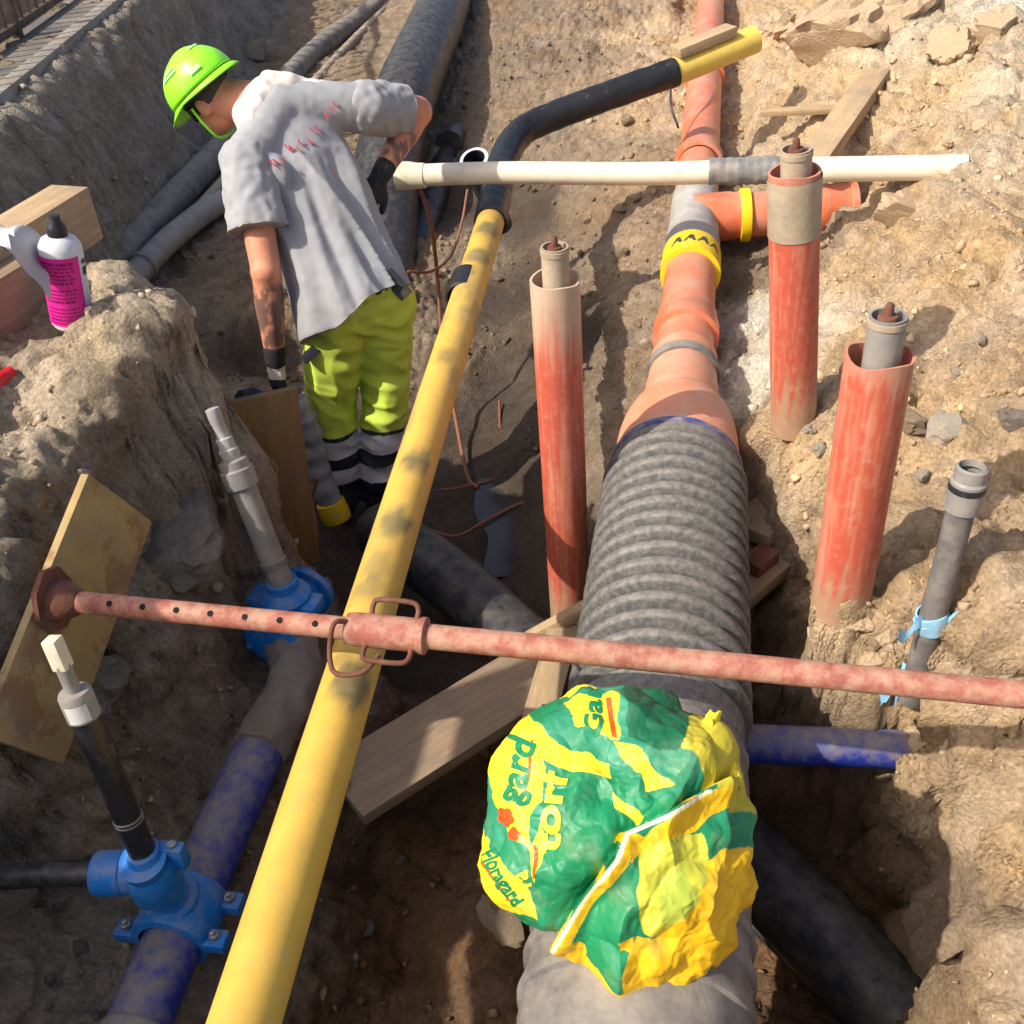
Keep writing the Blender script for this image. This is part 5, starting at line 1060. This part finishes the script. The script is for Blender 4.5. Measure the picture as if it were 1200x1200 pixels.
    for i in range(3):
        for j in range(n2):
            ph = j/n2*2*math.pi; fr_ = max(0, math.sin(ph)); bk = max(0, -math.sin(ph)); e = (.0, .5, 1)[i]; ext = .012+.055*fr_**2+.02*bk**2
            g.append(hc+hr*(.121+ext*.5*e)*math.cos(ph)+look*(.147+ext*e)*math.sin(ph)-hu2*(.004+.02*e*(.4+fr_)+.012*bk*e))
    m.add(g, [(i*n2+j, i*n2+(j+1) % n2, (i+1)*n2+(j+1) % n2, (i+1)*n2+j) for i in range(2) for j in range(n2)]); br = obj('brim', m, 'helmet', he, sharp=60); md = br.modifiers.new('thick', 'SOLIDIFY'); md.thickness = .004
    def on_hat(a, th, r): 
        return hc+hr*.122*r*math.sin(th)*math.cos(a)+look*.148*r*math.sin(th)*math.sin(a)+hu2*.128*r*math.cos(th)
    def decal(a0, a1, t0, t1, nm='sticker'):
        m = MB(); n = 9; g = [on_hat(a, q, 1.03+.012) for q in np.linspace(t0, t1, n) for a in np.linspace(a0, a1, n)]; m.add(g, [(i*n+j, i*n+j+1, (i+1)*n+j+1, (i+1)*n+j) for i in range(n-1) for j in range(n-1)]); obj(nm, m, 'helmet_print', he)
    # stickers and vents on the shell, right, left and rear
    decal(-.35, .35, .86, .93); decal(-.3, .2, .74, .80); decal(math.pi-.35, math.pi+.35, .86, .93); decal(math.pi-.2, math.pi+.3, .74, .80); decal(-1.9, -1.3, .62, .70); decal(-2.5, -2.15, 1.2, 1.32)
    m = MB(); m.lathe([(.088, 0), (.094, .002), (.094, .022), (.088, .024)], HD+hu2*.022, hu2, 40, cap=False); v_ = np.array(m.v); q = v_-HD; v_ = v_+look*((q@look)*.2)[:, None]; m.v = [tuple(k) for k in v_]; obj('headband', m, 'cap_black', he)
    m = MB(); m.ico(HD+hu2*.035, 1, 3, sc=(1, 1, 1)); v_ = np.array(m.v)-HD-hu2*.035; v_ = HD+hu2*.03+(v_*V(.079, .099, .094))@HA; q = (v_-HD); kp = ((q@hu2) > -.02) & ((q@look) < .06); m.v = [tuple(k) for k in v_]; m.f = [f for f in m.f if all(kp[i] for i in f)]; obj('hair', m, 'hair', t)
    # safety glasses pushed under the brim
    m = MB(); n = 14; g = []
    for i in range(2):
        for j in range(n): a = math.pi*(.16+.68*j/(n-1)); g.append(HD+hr*.09*math.cos(a)+look*.112*math.sin(a)+hu2*(.018-.045*i))
    m.add(g, [(j, j+1, n+j+1, n+j) for j in range(n-1)]); ls = obj('safety_glasses', m, 'lens', t); md = ls.modifiers.new('thick', 'SOLIDIFY'); md.thickness = .003
    m = MB(); m.tube(catmull([HD+hr*-.092+hu2*.01+look*.02, HD-hr*.085-hu2*.05+look*.03, HD-hr*.05-hu2*.115+look*.05, HD+hr*.05-hu2*.115+look*.05, HD+hr*.085-hu2*.05+look*.03, HD+hr*.092+hu2*.01+look*.02], 6), .005, 8); obj('chin_strap', m, 'helmet', he)
    return LW
LWRIST = worker()
def sleeve_hose():
    a = LWRIST+V(.02, .02, -.12); pts = [Pd(345, 470, 3.72), Pd(362, 505, 3.80), Pd(372, 550, 3.9), Pd(392, 600, 3.98)]
    t = thing('flexible_hose', pts[-1], 'dusty grey tube with a yellow end held upright by the gloved hand', 'tube')
    m = MB(); P = catmull(pts, 12); m.tube(P, .048+.004*np.sin(np.arange(len(P))*1.1), 24, jit=.005); obj('grey_sleeve', m, 'sleeve_grey', t)
    d = nrm(P[-1]-P[-4]); m = MB(); m.lathe([(.03, -.05), (.056, -.045), (.06, 0), (.055, .035), (.04, .04)], P[-1], d, 28); obj('yellow_end', m, 'tape_yellow', t)
sleeve_hose()
def dark_bag():
    c = Pd(298, 474, 3.02); m = MB(); m.ico(c, .06, 3, .5, 3, 4, (1.2, .9, .5)); o = obj('black_cloth', m, 'navy'); tag(o, 'small black cloth bunched on top of the brown board', 'cloth')
dark_bag()

# ------------------------------------------------------------------ rocks and loose gravel
def rocks():
    protos = {}
    def proto(k, mat):
        if (k, mat) not in protos:
            m = MB(); m.ico((0, 0, 0), 1, 4 if mat == 'clay' else 3, .36 if mat == 'clay' else .42, 2.6 if mat == 'clay' else 2.2, k*2.3+1, (1, .85, .7)); v = np.array(m.v)
            r = np.random.default_rng(k)
            for _ in range(3 if mat == 'clay' else 7):
                n = nrm(r.normal(size=3)); dd = v@n; v = v-np.maximum(dd-r.uniform(.45, .8), 0)[:, None]*n*.92
            m.v = [tuple(q) for q in v]; me = mesh_of('rock', m, (0, 0, 0), True, 28); me.materials.append(MATS[mat]); protos[(k, mat)] = me
        return protos[(k, mat)]
    rk = random.Random(5)
    def rock(px, py, size, mat, lab, group=None, name='rock', sink=.25, sc=None, lift=0):
        p = hit(px, py); D = proj(p)[2]; r = size*D/1190/2; o = bpy.data.objects.new(name, proto(rk.randrange(9), mat)); COL.objects.link(o)
        o.location = (p[0], p[1], p[2]+r*(.5-sink)+lift); o.rotation_euler = (rk.uniform(-.4, .4), rk.uniform(-.4, .4), rk.uniform(0, 6.3)); q = sc or (1, 1, 1)
        o.scale = (r*q[0], r*q[1], r*q[2]); tag(o, lab, 'rock', group)
    rock(1103, 508, 58, 'rock_pale', 'large pale angular rock beside the orange casing on the right bank'); rock(1068, 500, 40, 'rock_tan', 'tan rock touching the large pale angular rock')
    rock(1190, 495, 44, 'rock_grey', 'grey rock half sunk in sand behind the spindle post')
    rock(218, 645, 150, 'rock_grey', 'big flat grey brown rock slab beside the gate valve', sc=(1, .8, .5)); rock(262, 612, 34, 'rock_pale', 'small pale stone on top of the grey brown slab', lift=.08)
    rock(70, 850, 120, 'rock_grey', 'grey rock below the stained formwork panel', sc=(1, .7, .6)); rock(120, 800, 80, 'rock_grey', 'grey rock wedged right of the stained formwork panel')
    rock(35, 920, 90, 'rock_grey', 'dark grey rock at the foot of the mound near the service pipe', sc=(1, .8, .5))
    rock(990, 50, 150, 'clay', 'huge tan clay lump at the top of the right bank', sc=(1.2, .9, .8)); rock(925, 40, 60, 'clay', 'clay lump left of the huge tan clay lump')
    rock(1115, 60, 60, 'clay', 'sandy rubble lump above the dark hollow in the bank'); rock(1165, 45, 60, 'clay', 'pale rubble lump on the right bank crest')
    rock(1060, 255, 70, 'clay', 'rounded tan lump beside the end of the orange branch pipe', sc=(1.1, .9, .8)); rock(1190, 320, 50, 'clay', 'tan lump on the upper right bank')
    rock(300, 70, 46, 'rock_tan', 'tan stone at the foot of the left bank behind the helmet', sc=(1, .8, .8)); rock(345, 85, 30, 'rock_tan', 'smaller tan stone next to the one behind the helmet')
    rock(1082, 868, 40, 'clay', 'sandy clod burying the end of the blue side pipe'); rock(1118, 880, 34, 'clay', 'sandy clod beyond the buried end of the blue side pipe')
    rock(590, 1080, 90, 'rock_tan', 'brown soil clod in the pit beside the bag', sc=(.9, .7, .6)); 
    for px, py, s, g in [(1010, 735, 30, 's'), (1040, 750, 36, 's'), (985, 745, 26, 's'), (1020, 780, 34, 's'), (1060, 720, 24, 's'), (970, 770, 26, 's'), (1045, 705, 22, 's'), (1000, 700, 20, 's'), (1070, 770, 28, 's'), (955, 745, 24, 's'), (1090, 740, 20, 's'), (1030, 690, 22, 's'), (1045, 665, 18, 's'), (1075, 690, 16, 's'),
                         (960, 530, 22, 'e'), (945, 505, 18, 'e'), (1010, 540, 18, 'e'), (905, 500, 20, 'e'), (1080, 560, 22, 'e'), (1060, 600, 18, 'e'), (1120, 440, 16, 'e'), (1150, 400, 18, 'e'),
                         (725, 250, 20, 'l'), (700, 330, 18, 'l'), (740, 170, 18, 'l'), (730, 300, 22, 'l'), (750, 380, 18, 'l'), (690, 260, 14, 'l'), (745, 235, 16, 'l'), (735, 145, 20, 'l'), (715, 370, 16, 'l'),
                         (180, 720, 22, 'b'), (215, 735, 16, 'b'), (260, 760, 14, 'b'), (205, 905, 12, 'b'), (70, 1060, 20, 'b'), (95, 1110, 24, 'b'), (60, 1150, 18, 'b'), (180, 690, 20, 'b'), (240, 720, 12, 'b'), (160, 760, 16, 'b'),
                         (430, 1090, 26, 'p'), (480, 1040, 20, 'p'), (410, 1130, 22, 'p'), (470, 1010, 18, 'p'), (520, 1130, 22, 'p'), (980, 1000, 18, 'p'), (1060, 1000, 16, 'p'), (1010, 1060, 14, 'p'),
                         (905, 40, 22, 'u'), (1010, 160, 16, 'u'), (1075, 150, 18, 'u'), (1110, 170, 14, 'u'), (900, 130, 14, 'u'), (1150, 150, 20, 'u'), (1120, 260, 20, 'u'), (1160, 230, 22, 'u')]:
        mt = {'s': 'clay', 'e': 'rock_pale', 'l': 'rock_tan', 'b': 'rock_grey', 'p': 'rock_grey', 'u': 'clay'}[g]
        lb = {'s': 'sandy clod heaped round the foot of the clod-bound orange casing', 'e': 'pale stone on the sand between the orange casings', 'l': 'tan stone on the bank left of the orange sewer pipe', 'b': 'grey stone on the bench beside the blue main', 'p': 'dark clod on the pit floor beside the bag', 'u': 'tan stone on the upper sand bank behind the white pipe'}[g]
        rock(px, py, s, mt, lb, lb.replace('clod ', 'clods ').replace('stone ', 'stones '), 'clod' if g in 'sp' else 'stone', .2)
rocks()
def gravel():
    r = np.random.default_rng(21); pj = proj(GP); vis = (pj[:, 0] > -60) & (pj[:, 0] < 1260) & (pj[:, 1] > -40) & (pj[:, 1] < 1260) & (GC[:, 3] < .5)
    cand = np.where(vis)[0]
    w_ = (.25+np.clip(fbm(GP[cand]*2.2+9, 2)+.35, 0, 1.4))*(pj[cand, 2]**.5); w_ /= w_.sum(); N = 6500
    pick = r.choice(cand, N, p=w_)
    bm = bmesh.new(); bmesh.ops.create_icosphere(bm, subdivisions=1, radius=1); L0 = np.array([v.co[:] for v in bm.verts]); F0 = np.array([[x.index for x in q.verts] for q in bm.faces]); bm.free()
    sz = np.exp(r.normal(math.log(.005), .7, N)); sz = np.clip(sz, .002, .022)*np.clip(pj[pick, 2]/2.6, .8, 1.3)
    n = len(L0); J = L0[None]*(1+r.normal(0, .26, (N, n, 1)))*r.uniform(.6, 1.15, (N, 1, 3))
    for _ in range(5):
        nn_ = r.normal(size=(N, 1, 3)); nn_ /= np.linalg.norm(nn_, axis=2, keepdims=True); J = J-np.maximum((J*nn_).sum(2, keepdims=True)-r.uniform(.3, .6, (N, 1, 1)), 0)*nn_
    q = r.normal(size=(N, 4)); q /= np.linalg.norm(q, axis=1)[:, None]
    a, b, c, d = q.T; Rm = np.stack([np.stack([a*a+b*b-c*c-d*d, 2*(b*c-a*d), 2*(b*d+a*c)], -1), np.stack([2*(b*c+a*d), a*a-b*b+c*c-d*d, 2*(c*d-a*b)], -1), np.stack([2*(b*d-a*c), 2*(c*d+a*b), a*a-b*b-c*c+d*d], -1)], -2)
    P = np.einsum('nij,nkj->nki', Rm, J)*sz[:, None, None]+(GP[pick]+r.normal(0, .004, (N, 3))*V(1, 1, 0)+GN[pick]*(sz*.25)[:, None])[:, None]
    F = (F0[None]+(np.arange(N)*n)[:, None, None]).reshape(-1, 3)
    me = bpy.data.meshes.new('gravel'); me.vertices.add(N*n); me.vertices.foreach_set('co', P.reshape(-1)); me.loops.add(F.size); me.loops.foreach_set('vertex_index', F.ravel()); me.polygons.add(len(F)); me.polygons.foreach_set('loop_start', np.arange(0, F.size, 3)); me.update()
    cl = np.ones((N, n, 4)); cl[..., :3] = (np.clip(GC[pick, :3]*r.uniform(.75, 1.35, (N, 1))+r.normal(0, .015, (N, 1)), .02, .7))[:, None]
    ca = me.color_attributes.new('Col', 'FLOAT_COLOR', 'POINT'); ca.data.foreach_set('color', cl.ravel()); me.materials.append(MATS['gravel'])
    o = bpy.data.objects.new('gravel', me); COL.objects.link(o); tag(o, 'loose gravel and small clods strewn over the excavated soil', 'gravel', kind='stuff')
gravel()
for o in bpy.data.objects:
    if '_w' in o: del o['_w']
